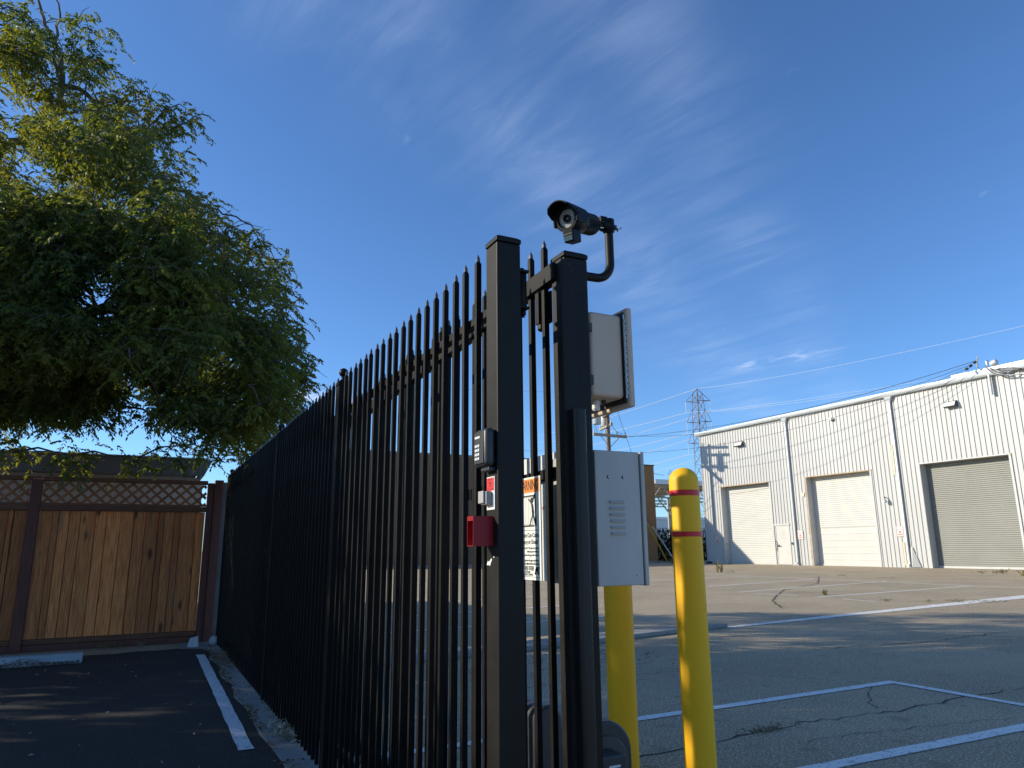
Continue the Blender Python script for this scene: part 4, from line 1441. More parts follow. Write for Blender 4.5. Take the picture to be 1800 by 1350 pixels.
# white paint chip
m = MB()
m.add([(.8255, 1.805, .957), (.8255, 1.797, .968), (.8255, 1.790, .965), (.8255, 1.777, .974), (.8255, 1.771, .972), (.8255, 1.780, .962), (.8255, 1.784, .955), (.8255, 1.792, .957)], [tuple(range(8))])
m.add([(.8254, 1.764, .976), (.8254, 1.759, .982), (.8254, 1.757, .976)], [(0, 1, 2)])
m.build("sticker_scrap", SIGNWHITE, gp1)

P2 = (1.043, 1.124, 1.727, 1.803)
gp2 = thing("gate_post", (1.08, 1.765, 0), "square black steel gate post carrying the security camera and grey boxes", "post", "gate posts")
MB().box(*P2, 0, 1.845).build("post", POST, gp2, bevel=.004, seg=3)
m = MB()
cap_mesh(m, *P2, 1.847)
m.build("post_cap", POST, gp2, bevel=.002)
m = MB()
m.box(1.020, 1.024, 1.708, 1.762, 0, 1.827)
m.box(1.024, 1.064, 1.708, 1.712, 0, 1.827)
m.build("receiver_channel", POST, gp2, bevel=.001)
# safety edge on the front: a rounded rubber profile in a channel
m = MB()
prof = []
for i in range(11):
    a = math.pi * i / 10
    prof.append((1.056 + .021 * math.cos(a + math.pi) * 1.0, 1.688 - .016 * math.sin(a)))
prof = [(1.036, 1.7075), (1.036, 1.690), (1.0375, 1.684), (1.042, 1.680), (1.048, 1.679), (1.066, 1.679), (1.071, 1.680), (1.075, 1.684), (1.076, 1.690), (1.076, 1.7075)]
m.prism(prof[::-1], .05, 1.376)
m.build("safety_edge", EDGE, gp2, smooth=True)
m = MB()
m.box(1.0785, 1.098, 1.698, 1.7265, 1.274, 1.372)
m.build("edge_bracket", POST, gp2, bevel=.003)
m = MB()
m.box(1.0765, 1.083, 1.706, 1.7265, .05, 1.27)
m.build("edge_channel", POST, gp2, bevel=.001)
m = MB()
m.box(1.010, 1.042, 1.830, 1.850, 1.66, 1.76)
m.box(1.036, 1.042, 1.80, 1.85, 1.66, 1.76)
m.lathe([(.010, 1.640), (.014, 1.645), (.014, 1.66)], (1.026, 1.838, 0), None, 8)
m.build("roller_bracket", BLACK, gp2, bevel=.001)

# ------------------------------------------------------------------ sliding gate behind
GX = 1.028
ga = thing("sliding_gate", (GX, 3.4, 0), "open black picket sliding gate parked behind the iron fence", "gate")


def gtop(y):
    return .056 - .030 * (y - 1.815)


y = 1.816
while y < 5.6:
    piece("picket", PICK, ga, (GX, y, gtop(y)), (0, random.gauss(0, .0008), random.gauss(0, .03)))
    y += .0882
for z0, z1, nm in ((1.732, 1.785, "top"), (1.155, 1.19, "mid"), (.05, .10, "low")):
    m = MB()
    ya, yb = (1.736 if nm == "top" else 1.80), (2.45 if nm == "mid" else 5.62)
    xs = (GX - .0215, GX + .0135) if nm == "top" else (GX + .009, GX + .040)
    vs = [(x, yy, z + gtop(yy) - .02) for yy in (ya, yb) for z in (z0, z1) for x in xs]
    m.add(vs, [(0, 1, 3, 2), (4, 6, 7, 5), (0, 4, 5, 1), (2, 3, 7, 6), (0, 2, 6, 4), (1, 5, 7, 3)])
    m.build("rail", BLACK, ga, bevel=.0015, seg=1)
MB().box(GX + .009, GX + .045, 5.622, 5.66, .05, 1.75).build("gate_stile", BLACK, ga)
# white backing panel on the far side of the pickets
wp = thing("white_panel", (1.30, 2.5, 0), "plain white board on a thin post behind the open gate and its warning sign", "panel")
MB().box(1.298, 1.303, 2.215, 2.80, .885, 1.335).build("board", PANELWHITE, wp)
for y_ in (2.235, 2.74):
    MB().box(1.3035, 1.33, y_ - .014, y_ + .014, 0, 1.33).build("panel_post", BLACK, wp)

# warning sign hung on the gate pickets
SX = GX - .012
sg = thing("warning_sign", (SX, 1.96, .91), "white gate warning sign with orange header on the pickets between the posts", "sign")
sy0, sy1, sz0, sz1 = 1.8465, 2.0535, .91, 1.205
MB().box(SX - .0015, SX + .0015, sy0, sy1, sz0, sz1).build("sign_plate", SIGNWHITE, sg)
MB().box(SX - .0024, SX - .0016, sy0 + .005, sy1 - .005, 1.160, 1.200).build("orange_header", ORANGE, sg)
kw = ((0, -1, 0), (0, 0, 1), INK, sg)
yc = (sy0 + sy1) / 2
e = SX - .0028
text("lettering", "WARNING", .0415, (e, sy0 + .009, 1.180), *kw, align='RIGHT', sx=.62, ext=.0002)
m = MB()
m.box(SX - .0022, SX - .0016, sy0 + .045, sy1 - .01, 1.063, 1.150)
m.build("pictogram_ground", GREYINK, sg)
m = MB()
for i in range(14):
    yy = sy0 + .052 + i * .0105
    m.box(SX - .0026, SX - .0022, yy, yy + .0065, 1.068, 1.145)
m.build("pictogram_bars", SIGNWHITE, sg)
m = MB()
x_ = SX - .0030
m.box(x_, x_ + .0004, sy0 + .037, sy1 - .01, 1.148, 1.152)
m.box(x_, x_ + .0004, sy0 + .037, sy1 - .01, 1.061, 1.065)


def stroke(m, pts_, w):
    for (a, b), (c2, d) in zip(pts_[:-1], pts_[1:]):
        p, q_ = Vector((x_ - .0004, a, b)), Vector((x_ - .0004, c2, d))
        t_ = (q_ - p).normalized()
        s = Vector((0, -t_.z, t_.y)) * w / 2
        m.add([p + s, q_ + s, q_ - s, p - s, p + s + Vector((.0004, 0, 0)), q_ + s + Vector((.0004, 0, 0)), q_ - s + Vector((.0004, 0, 0)), p - s + Vector((.0004, 0, 0))],
              [(0, 1, 2, 3), (7, 6, 5, 4), (0, 4, 5, 1), (1, 5, 6, 2), (2, 6, 7, 3), (3, 7, 4, 0)])


Y0 = sy0 + .040
stroke(m, [(Y0 + .032, 1.142), (Y0 + .012, 1.128), (Y0 + .004, 1.098), (Y0 + .026, 1.062)], .004)
stroke(m, [(Y0 + .004, 1.098), (Y0 - .012, 1.062)], .0045)
stroke(m, [(Y0 + .012, 1.128), (Y0 - .010, 1.156)], .004)
stroke(m, [(Y0 + .009, 1.125), (Y0 + .003, 1.097)], .009)
stroke(m, [(Y0 - .009, 1.158), (Y0 - .013, 1.062)], .005)
m.lathe([(.0001, 0), (.0075, 0), (.0075, .0006), (.0001, .0006)], (x_ - .0008, Y0 + .010, 1.137), Matrix.Rotation(math.pi / 2, 3, 'Y'), 12)
m.build("pictogram_figure", INK, sg)
m = MB()
for zz in (1.050, .953, .918):
    m.box(SX - .0022, SX - .0016, sy0 + .008, sy1 - .008, zz, zz + .0012)
m.build("ruled_line", INK, sg)
text("lettering", "Moving Gate Can Cause", .0185, (e, sy0 + .012, 1.036), *kw, align='RIGHT', sx=.85, ext=.0002)
text("lettering", "Serious Injury or Death", .0185, (e, sy0 + .018, 1.017), *kw, align='RIGHT', sx=.85, ext=.0002)
for zz, s in ((1.000, "keep clear! The gate may move"), (.990, "without prior warning"), (.980, "to operate the gate when in use"), (.9705 - .0105 + .005, "operate the gate only when"), (.956, "in sight and free of people")):
    text("lettering", s, .0088, (e, sy0 + .014, zz), *kw, align='RIGHT', sx=.9, ext=.0002)
text("lettering", "483-9700", .019, (e, sy0 + .045, .942), *kw, align='RIGHT', sx=.8, ext=.0002)
text("lettering", "24 HOUR", .0085, (e, sy0 + .066, .9315), *kw, align='RIGHT', sx=1, ext=.0002)
text("lettering", "EMERGENCY SERVICE", .0085, (e, sy0 + .050, .9245), *kw, align='RIGHT', sx=.8, ext=.0002)
m = MB()
stroke(m, [(sy0 + .036, .926), (sy0 + .026, .947)], .006)
stroke(m, [(sy0 + .026, .947), (sy0 + .014, .926)], .006)
stroke(m, [(sy0 + .034, .938), (sy0 + .016, .940)], .007)
stroke(m, [(sy0 + .018, .947), (sy0 + .010, .943)], .004)
m.build("sign_emblem", INK, sg)

# ------------------------------------------------------------------ keypad, plate, red box on post 1
kp = thing("keypad", (.81, 1.78, 1.21), "dark grey gate keypad with twelve white keys on the post", "keypad")
m = MB().box(.794, .8258, 1.742, 1.822, 1.212, 1.318)
m.build("housing", PLASTIC_BLK, kp, bevel=.014, seg=4, smooth=True)
MB().box(.7915, .7945, 1.755, 1.812, 1.222, 1.308).build("face_plate", PLASTIC_BLK, kp, bevel=.001)
kk = MB().box(-.0012, .0012, -.0036, .0036, -.0036, .0036).mesh("key", KEYWHITE)
for r in range(4):
    for c2 in range(3):
        piece("key", kk, kp, (.7905, 1.7785 + .0105 * c2, 1.236 + .0115 * r))
MB().box(.7905, .7917, 1.774, 1.806, 1.291, 1.297).build("name_strip", KEYWHITE, kp)
MB().box(.806, .8258, 1.750, 1.80, 1.202, 1.2125).build("mounting_foot", PLASTIC_BLK, kp, bevel=.002)

pl = thing("key_switch", (.82, 1.78, 1.10), "white plate with red label and grey flap on the gate post", "switch")
MB().box(.8235, .8258, 1.750, 1.800, 1.100, 1.188).build("plate", SIGNWHITE, pl, bevel=.001)
MB().box(.8228, .8234, 1.753, 1.798, 1.150, 1.185).build("red_label", REDSIGN, pl)
m = MB()
x_ = .8226
for (ya, za, yb, zb, w) in ((1.779, 1.178, 1.775, 1.168, .003), (1.775, 1.168, 1.783, 1.160, .002), (1.775, 1.168, 1.766, 1.160, .002), (1.760, 1.171, 1.790, 1.171, .0016), (1.758, 1.155, 1.794, 1.155, .002),
                          (1.790, 1.181, 1.786, 1.181, .002), (1.782, 1.181, 1.778, 1.181, .002), (1.774, 1.181, 1.764, 1.181, .002)):
    stroke(m, [(ya, za), (yb, zb)], w)
m.build("label_print", INK, pl)
m = MB().box(.806, .823, 1.764, 1.803, 1.113, 1.149)
m.build("flap", material("pale_grey_plastic", [(0.24, 0.24, 0.225), (0.32, 0.32, 0.30)], .5), pl, bevel=.003)
m = MB().box(.800, .8055, 1.772, 1.806, 1.117, 1.150)
m.build("flap_cover", material("flap_grey", [(0.33, 0.33, 0.31), (0.42, 0.42, 0.40)], .5), pl, bevel=.002)

rb = thing("red_lock_box", (.8, 1.78, 1.006), "small open fronted red metal box below the keypad", "box")
x0, x1, y0, y1, z0, z1 = .768, .8257, 1.763, 1.803, 1.006, 1.083
t_ = .002
m = MB()
m.box(x0, x1, y0, y0 + t_, z0, z1)
m.box(x0, x1, y1 - t_, y1, z0, z1)
m.box(x0, x1, y0 + t_, y1 - t_, z0, z0 + t_)
m.box(x0, x1, y0 + t_, y1 - t_, z1 - t_, z1)
m.box(x1 - t_, x1, y0 + t_, y1 - t_, z0 + t_, z1 - t_)
m.box(x0, x0 + t_, y0 + t_, y1 - t_, z1 - .012, z1 - t_)
m.build("shell", REDBOX, rb)
MB().box(x0 + .02, x0 + .035, y0 + t_, y0 + .012, z0 + t_, z0 + .012).build("hasp", KEYWHITE, rb)

# ------------------------------------------------------------------ grey cabinet and junction box
cb_ = thing("control_cabinet", (1.21, 1.87, .895), "grey steel control cabinet with louvres and side lid on the gate post", "cabinet")
x0, x1, y0, y1, z0, z1 = 1.130, 1.283, 1.732, 2.0, .895, 1.272
MB().box(x0, x1, y0, y1, z0, z1).build("cabinet_body", GREYBOX, cb_, bevel=.003, seg=2)
MB().box(1.2835, 1.288, y0 + .008, y1 - .008, z0 + .006, z1 - .006).build("lid_gasket", RUBBER, cb_)
MB().box(1.2885, 1.301, y0 - .002, y1 + .004, z0 - .002, z1 + .002).build("cabinet_lid", GREYBOX, cb_, bevel=.003, seg=2)
for i in range(6):
    zc_ = 1.125 - i * .0176
    m = MB()
    xa, xb = 1.173 + i * .0008, 1.224 + i * .0006
    yb_ = y0 - .0005
    m.add([(xa, yb_, zc_ + .005), (xb, yb_, zc_ + .005), (xb - .002, yb_ - .006, zc_ - .001), (xa + .002, yb_ - .006, zc_ - .001), (xb - .002, yb_ - .005, zc_ - .003), (xa + .002, yb_ - .005, zc_ - .003), (xb, yb_, zc_ - .0035), (xa, yb_, zc_ - .0035)],
          [(0, 3, 2, 1), (3, 5, 4, 2), (5, 7, 6, 4), (0, 7, 5, 3), (1, 2, 4, 6)])
    m.build("louvre", GREYBOX, cb_)
for x_s in (1.1735, 1.224):
    m = MB()
    m.lathe([(.0001, -.002), (.0044, -.002), (.0044, .0005)], (x_s, y0, 1.196), Matrix.Rotation(math.pi / 2, 3, 'X'), 14)
    sc_ = m.build("knockout_hole", INK, cb_)
    m = MB()
    m.lathe([(.0001, 0), (.0026, 0), (.0026, .0025), (.0001, .003)], (x_s + .001, y0 - .0005, 1.196), Matrix.Rotation(math.pi / 2, 3, 'X'), 10)
    m.build("screw_head", STEEL, cb_)
m = MB()
m.lathe([(.0001, -.001), (.0017, -.001), (.0017, .0005)], (1.258, y0, .922), Matrix.Rotation(math.pi / 2, 3, 'X'), 8)
m.build("rivet_hole", INK, cb_)

jb = thing("junction_box", (1.2, 1.88, 1.43), "grey fibreglass junction box with hinged side lid high on the post", "box")
x0, x1, y0, y1, z0, z1 = 1.134, 1.251, 1.740, 1.862, 1.432, 1.692
MB().box(x0, x1, y0, y1, z0, z1).build("box_body", GREYPL, jb, bevel=.012, seg=4, smooth=True)
MB().box(1.2505, 1.2555, y0 - .004, y1 + .14, z0 - .012, z1 + .010).build("lid_gasket", RUBBER, jb)
MB().box(1.256, 1.276, y0 - .018, y1 + .18, z0 - .026, z1 + .022).build("box_lid", GREYPL, jb, bevel=.006, seg=3, smooth=True)
hm = MB()
for i in range(13):
    zc_ = z0 + .01 + i * .0185
    hm.lathe([(.0034, 0), (.0034, .014)], (1.2535, y0 - .010, zc_), None, 8)
hm.box(1.249, 1.2526, y0 - .010, y0 - .0075, z0, z1)
hm.build("hinge", STEEL, jb)
sm_ = MB().lathe([(.0001, .0012), (.0022, .0008), (.0024, 0)], (0, 0, 0), Matrix.Rotation(math.pi / 2, 3, 'X'), 8).mesh("screw_head", STEEL)
for zc_ in (1.445, 1.52, 1.565, 1.655):
    piece("screw_head", sm_, jb, (1.267, y0 - .0185, zc_))
for zz in (1.465, 1.625):
    m = MB()
    m.box(x0 - .009, x0 + .006, y0 - .003, y0 + .004, zz, zz + .028)
    m.box(x0 - .012, x0 + .001, y0 + .005, y0 + .03, zz - .002, zz + .002)
    m.box(x0 - .012, x0 + .001, y0 + .005, y0 + .03, zz + .026, zz + .03)
    m.build("latch", RUBBER, jb, bevel=.001)
m = MB()
m.lathe([(.011, 0), (.013, -.004), (.013, -.012), (.0115, -.014), (.0115, -.026), (.008, -.032)], (1.185, 1.80, z0), None, 10)
m.build("cable_gland", KEYWHITE, jb, smooth=False)
m = MB()
m.tube([(1.16, 1.85, z0 - .001), (1.155, 1.85, z0 - .02), (1.14, 1.84, z0 - .03), (1.13, 1.82, z0 - .05)], .008, 8)
m.lathe([(.007, 0), (.007, -.01), (.004, -.012)], (1.207, 1.79, z0), None, 8)
m.build("cable", RUBBER, jb, smooth=True)
# flexible conduit behind the post, up to the camera pole
m = MB()
pts_ = [(1.131, 1.80, 1.40), (1.136, 1.803, 1.5), (1.132, 1.80, 1.60), (1.134, 1.80, 1.68), (1.142, 1.795, 1.73), (1.146, 1.79, 1.775)]
P = []
for a, b in zip(pts_[:-1], pts_[1:]):
    for i in range(14):
        P.append(Vector(a).lerp(Vector(b), i / 14))
m.tube(P, [.0085 + .0009 * (i % 2) for i in range(len(P))], 10)
m.build("flexible_conduit", material("grey_conduit", [(0.12, 0.13, 0.12), (0.17, 0.18, 0.17)], .5), smooth=True, label="grey flexible conduit running up behind the camera post", cat="conduit", loc=(1.14, 1.8, 1.4))

# ------------------------------------------------------------------ security camera on gooseneck
CYP = 1.766


def cp(px, py, y=CYP):
    return spot(px, py, 1, y)


sc_cam = thing("security_camera", cp(1036, 490), "black bullet security camera on a bent pipe above the gate post", "security camera")
p0, p1 = cp(1030, 489), cp(1042, 488)
path = [Vector((1.1235, CYP, p1.z))]
c0 = cp(1046, 488.0)
vx = cp(1071.5, 440).x
R_ = .055
zb = c0.z
path.append(Vector((vx - R_, CYP, zb)))
for i in range(1, 13):
    a = math.pi / 2 * i / 12
    path.append(Vector((vx - R_ + R_ * math.sin(a), CYP, zb + R_ - R_ * math.cos(a))))
ztop_ = cp(1072, 396).z
path.append(Vector((vx, CYP, ztop_)))
MB().tube(path, .0135, 16).build("bent_pipe", POST, sc_cam, smooth=True)
MB().lathe([(.028, 0), (.028, .006), (.017, .008)], (1.1242, CYP, zb), Matrix.Rotation(math.pi / 2, 3, 'Y'), 16).build("flange", POST, sc_cam)
AX = Vector((-.88, -.42, -.21)).normalized()          # where the lens points
XA = Vector((0, 0, 1)).cross(AX).normalized()
YA = AX.cross(XA)
ROT = Matrix((XA, YA, AX)).transposed()                # local z = lens axis, local y = up
fc = cp(996, 384, 1.70)                                # lens centre
O = fc


def loc3(x, y, z):
    return O + ROT @ Vector((x, y, z))


# ribbed barrel
m = MB()
n_ = 64
vs = []
prof = [(-.150, .026), (-.147, .031), (-.142, .0335), (-.085, .0335), (-.075, .0335), (-.060, .036), (-.012, .036)]
for z, r in prof:
    for k in range(n_):
        a = 2 * math.pi * k / n_
        rr = r - (.0022 if (k % 2 and -.146 < z < -.08) else 0)
        vs.append(loc3(rr * math.cos(a), rr * math.sin(a), z))
fs = [(i * n_ + k, i * n_ + (k + 1) % n_, (i + 1) * n_ + (k + 1) % n_, (i + 1) * n_ + k) for i in range(len(prof) - 1) for k in range(n_)]
fs.append(tuple(range(n_))[::-1])
fs.append(tuple((len(prof) - 1) * n_ + k for k in range(n_)))
m.add(vs, fs)
m.build("ribbed_barrel", CAM_BLK, sc_cam, smooth=False)
m = MB()
m.lathe([(.0275, -.010), (.0275, -.002), (.030, .006), (.0385, .006), (.041, .002), (.041, -.045), (.037, -.055), (.0365, -.0551)], O, ROT, 36, close=False)
m.build("front_bezel", CAM_BLK, sc_cam, smooth=True)
m = MB()
m.lathe([(.0125, -.004), (.0278, -.004), (.0278, -.009), (.0125, -.009)], O, ROT, 32, close=False)
m.build("led_ring", IRRING, sc_cam)
m = MB()
m.lathe([(.0085, .001), (.0125, .001), (.0128, -.008), (.0085, -.008)], O, ROT, 28, close=False)
m.build("lens_ring", CAM_BLK, sc_cam)
m = MB()
m.lathe([(.0086, -.004), (.006, -.0015), (.003, -.0006), (.0001, -.0003)], O, ROT, 24, close=False)
m.build("lens", LENSGLASS, sc_cam, smooth=True)
# sun visor: arched shell over the front, open below
m = MB()
vs, fs = [], []
na = 18
for j, (z, r, lim) in enumerate(((-.070, .0395, 80), (-.02, .0435, 88), (.012, .0455, 84), (.036, .046, 66), (.046, .0455, 48))):
    for k in range(na + 1):
        a = math.radians(90 - lim + 2 * lim * k / na)
        for rr in (r, r - .003):
            vs.append(loc3(rr * math.cos(a), rr * math.sin(a) * 1.03, z))
row = (na + 1) * 2
for j in range(4):
    for k in range(na):
        b0, b1 = j * row + 2 * k, (j + 1) * row + 2 * k
        fs.append((b0, b0 + 2, b1 + 2, b1))
        fs.append((b0 + 1, b1 + 1, b1 + 3, b0 + 3))
    for k in (0, na):
        b0, b1 = j * row + 2 * k, (j + 1) * row + 2 * k
        fs.append((b0, b1, b1 + 1, b0 + 1))
for j in (0, 4):
    for k in range(na):
        b0 = j * row + 2 * k
        fs.append((b0, b0 + 1, b0 + 3, b0 + 2))
m.add(vs, fs)
m.build("sun_visor", CAM_BLK, sc_cam, smooth=True)
# side cheeks and the block hanging below the bezel
m = MB()


def lbox(m, x0, x1, y0, y1, z0, z1, tx=0):
    pts_ = [(x, y, z) for z in (z0, z1) for y in (y0, y1) for x in (x0, x1)]
    pts_ = [(x * (1 - tx * (y < (y0 + y1) / 2)), y, z) for x, y, z in pts_]
    m.add([loc3(*p) for p in pts_], [(0, 2, 3, 1), (4, 5, 7, 6), (0, 1, 5, 4), (2, 6, 7, 3), (0, 4, 6, 2), (1, 3, 7, 5)])


lbox(m, -.0435, -.036, -.020, .020, -.045, .010)
m.build("side_cheek", CAM_BLK, sc_cam, bevel=.003)
m = MB()
lbox(m, .036, .0435, -.020, .020, -.045, .010)
m.build("side_cheek", CAM_BLK, sc_cam, bevel=.003)
m = MB()
lbox(m, -.019, .019, -.072, -.034, -.040, .006, .12)
m.build("sensor_block", CAM_BLK, sc_cam, bevel=.004, seg=3)
m = MB()
lbox(m, -.0145, .0145, -.068, -.054, .0062, .0074)
m.build("sensor_window", LENSGLASS, sc_cam)
m = MB()
lbox(m, -.015, .015, -.050, -.046, .0062, .0072)
m.build("sensor_trim", RUBBER, sc_cam)
# arm from barrel to pipe
back = loc3(0, 0, -.150)
tp = Vector((vx, CYP, ztop_ - .004))
d = (tp - back)
m = MB()
m.tube([back - d * .05, back.lerp(tp, .28), back.lerp(tp, .55)], [.018, .0155, .0145], 14)
m.tube([back.lerp(tp, .52), back.lerp(tp, .70), back.lerp(tp, .95), back.lerp(tp, 1.12)], [.0175, .019, .019, .017], 14)
m.build("swivel_arm", CAM_BLK, sc_cam, smooth=True)
m = MB()
m.tube([tp + Vector((0, 0, -.02)), tp + Vector((0, 0, .020))], .0185, 14)
m.tube([tp + Vector((-.028, -.006, -.026)), tp + Vector((.0, -.02, -.024)), tp + Vector((.026, -.004, -.006)), tp + Vector((.034, .0, -.004))], .0035, 6)
m.box(tp.x - .036, tp.x - .012, tp.y - .012, tp.y + .012, tp.z - .014, tp.z + .024)
m.build("pipe_clamp", CAM_BLK, sc_cam, smooth=True)
m = MB()
m.tube([tp + Vector((.012, -.018, -.010)), tp + Vector((.016, -.016, -.004))], .006, 8)
m.tube([tp + Vector((.026, -.010, -.014)), tp + Vector((.036, -.008, -.010)), tp + Vector((.046, -.006, .002))], [.004, .0045, .002], 6)
m.tube([tp + Vector((-.040, -.012, -.018)), tp + Vector((-.030, -.014, -.018))], .003, 6)
m.build("clamp_screw", STEEL, sc_cam, smooth=True)

# ------------------------------------------------------------------ gate operator low behind the posts
go = thing("gate_operator", (1.15, 1.9, 0), "dark plastic gate operator housing low behind the gate posts", "gate operator")
m = MB()


def rounded(x0, x1, y0, y1, z1, r, n=6):
    prof = [(x0, .02)] + [(x0 + r - r * math.cos(math.pi / 2 * i / n), z1 - r + r * math.sin(math.pi / 2 * i / n)) for i in range(n + 1)] + \
           [(x1 - r + r * math.sin(math.pi / 2 * i / n), z1 - r + r * math.cos(math.pi / 2 * i / n)) for i in range(n + 1)] + [(x1, .02)]
    k = len(prof)
    vs = [(x, yy, z) for yy in (y0, y1) for x, z in prof]
    m.add(vs, [(i, (i + 1) % k, (i + 1) % k + k, i + k) for i in range(k)] + [tuple(range(k))[::-1], tuple(range(k, 2 * k))])


rounded(1.205, 1.545, 2.20, 2.52, .432, .10, 10)
m.build("cover", PLASTIC_BLK, go, bevel=.008, seg=3, smooth=True)
m = MB()
rounded(1.225, 1.522, 2.188, 2.199, .388, .085, 10)
m.build("front_panel", OPER, go, bevel=.003, smooth=True)
MB().box(1.36, 1.452, 2.10, 2.186, .05, .352).build("motor_cover", PLASTIC_BLK, go, bevel=.006)
MB().box(1.385, 1.428, 2.0985, 2.0995, .318, .325).build("name_strip", KEYWHITE, go)
m = MB()
rounded(1.10, 1.19, 2.05, 2.40, .535, .04)
m.build("chain_cover", PLASTIC_BLK, go, bevel=.01, smooth=True)
MB().box(1.095, 1.56, 2.0, 2.56, 0, .03).build("base_slab", CONCRETE, go)

# ------------------------------------------------------------------ bollards
def bollard(x, y, ztop, label):
    t = thing("bollard", (x, y, 0), label, "bollard", "yellow bollards behind the gate")
    r = .0685
    prof = [(r, 0), (r, .4), (r, ztop - r * .95)] + [(r * math.cos(a), ztop - r * .95 + r * .95 * math.sin(a)) for a in [math.pi / 2 * i / 10 for i in range(1, 10)]] + [(.001, ztop)]
    MB().lathe(prof, (x, y, 0), None, 40).build("sleeve", YELLOW, t, smooth=True)
    return t


b1 = bollard(2.245, 2.69, 1.362, "yellow bollard with two red tape bands, right of the grey cabinet")
for z0, z1 in ((1.229, 1.255), (1.044, 1.067)):
    MB().lathe([(.0685, z0), (.0695, z0 + .001), (.0695, z1 - .001), (.0685, z1)], (2.245, 2.69, 0), None, 40, close=False).build("red_band", REDTAPE, b1, smooth=True)
b2 = bollard(2.105, 3.06, 1.25, "yellow bollard partly hidden below the grey control cabinet")
for z0, z1 in ((1.12, 1.145), (.945, .968)):
    MB().lathe([(.0685, z0), (.0695, z0 + .001), (.0695, z1 - .001), (.0685, z1)], (2.105, 3.06, 0), None, 40, close=False).build("red_band", REDTAPE, b2, smooth=True)

# ------------------------------------------------------------------ the big tree on the left
TREE = Vector((-5.6, 10.6, 0))
tree = thing("shade_tree", TREE, "large drooping green tree overhanging the wooden fence", "tree")
cl_ = []          # (centre, radius, density)


def crown_at(px, py, depth):
    return spot(px, py, 1, depth)


def inside(poly, x, y):
    c_ = False
    j = len(poly) - 1
    for i in range(len(poly)):
        xi, yi = poly[i]
        xj, yj = poly[j]
        if (yi > y) != (yj > y) and x < (xj - xi) * (y - yi) / (yj - yi) + xi:
            c_ = not c_
        j = i
    return c_


dense = [(-60, 200), (40, 200), (100, 215), (150, 205), (195, 225), (215, 265), (240, 300), (262, 345), (310, 372), (345, 405), (352, 450), (400, 480), (410, 525), (455, 555), (470, 600), (466, 640), (475, 690), (445, 735), (420, 752),
         (330, 742), (250, 724), (150, 718), (40, 722), (-60, 722)]
holes = [(352, 440, 14), (300, 330, 10), (90, 330, 14), (250, 440, 10), (165, 505, 34), (182, 548, 20), (230, 660, 16), (225, 705, 16), (15, 235, 22), (40, 300, 12), (205, 775, 18), (5, 470, 14)]
n_in = 0
for _ in range(46):                                  # looser hanging clumps in the top of the crown
    px, py = random.uniform(-40, 215), random.uniform(40, 235)
    if py < 40 + max(0, px - 60) * .9 or noise.noise(Vector((px * .018, py * .018, 3))) < -.12:
        continue
    cl_.append((crown_at(px, py, random.uniform(8.4, 9.8)), random.uniform(.15, .24), 1.5))
while n_in < 640:
    px, py = random.uniform(-60, 500), random.uniform(185, 775)
    if not inside(dense, px, py):
        continue
    if any((px - a) ** 2 + (py - b) ** 2 < (r + 24) ** 2 for a, b, r in holes):
        continue
    fac = .79 + .17 * (px / 500.0)            # how far right the shadow of this column reaches per metre of depth
    dp = (random.uniform(5.7 if px < 380 else 6.2, 7.3) if random.random() < .93 else 7.3 + 4.5 * random.random() ** 2) / fac
    if py < 360:
        q_ = crown_at(px, py, dp)
        if noise.noise(q_ * 1.25) < -.04:
            n_in += .05
            continue
        if any((q_ - c_[0]).length < .36 for c_ in cl_):
            n_in += .12
            continue
        cl_.append((q_, random.uniform(.16, .27) * dp / 9.2, 2.0))
    else:
        q_ = crown_at(px, py, dp)
        if noise.noise(q_ * 1.05 + Vector((7, 3, 1))) < -.13:
            n_in += .05
            continue
        if any((q_ - c_[0]).length < .20 for c_ in cl_):
            n_in += .05
            continue
        cl_.append((q_, random.uniform(.18, .32) * dp / 9.2, 2.2))
    n_in += 1
sparse = [(8, 62), (34, 52), (50, 40), (47, 88), (58, 98), (135, 36), (158, 54), (130, 95), (145, 108), (172, 108), (188, 125), (52, 160), (90, 165), (236, 162), (262, 176), (282, 196), (318, 214), (330, 212), (262, 220), (285, 240),
          (300, 268), (312, 300), (180, 180), (150, 178), (215, 190), (200, 245), (240, 250), (330, 350), (350, 372), (385, 385), (420, 425), (440, 440), (452, 418), (462, 448), (478, 462), (490, 472), (455, 500), (470, 515), (488, 520), (495, 505),
          (492, 545), (515, 575), (505, 610), (522, 640), (510, 662), (500, 690), (520, 692), (480, 720), (440, 770), (432, 800), (395, 778), (300, 788), (350, 785), (125, 800), (130, 818), (25, 795), (240, 806), (60, 700), (2, 120), (5, 15), (30, 20)]
for px, py in sparse:
    cl_.append((crown_at(px, py, random.uniform(8.5, 9.6)), random.uniform(.15, .25), 1.1))
# rest of the crown, out of the picture to the left: this is what shades the lots
far_cl = []
tries = 0
while len(far_cl) < 300 and tries < 20000:
    tries += 1
    u, al = random.uniform(.6, 7.0), random.uniform(7.5, 13)
    v_top = .05 if u < 3.64 else (1.2 if u < 4.5 else 1.75)
    v_ = random.uniform(-2.2, v_top - .1)
    x = .5 * u - .866 * al
    y = .866 * u + .5 * al
    z = (v_ + al * math.sin(SUN_E)) / math.cos(SUN_E)
    if z < 2.5 or x > -.151 * y - 1.0 or (z > 8.5):
        continue
    far_cl.append((Vector((x, y, z)), random.uniform(.4, .6)))


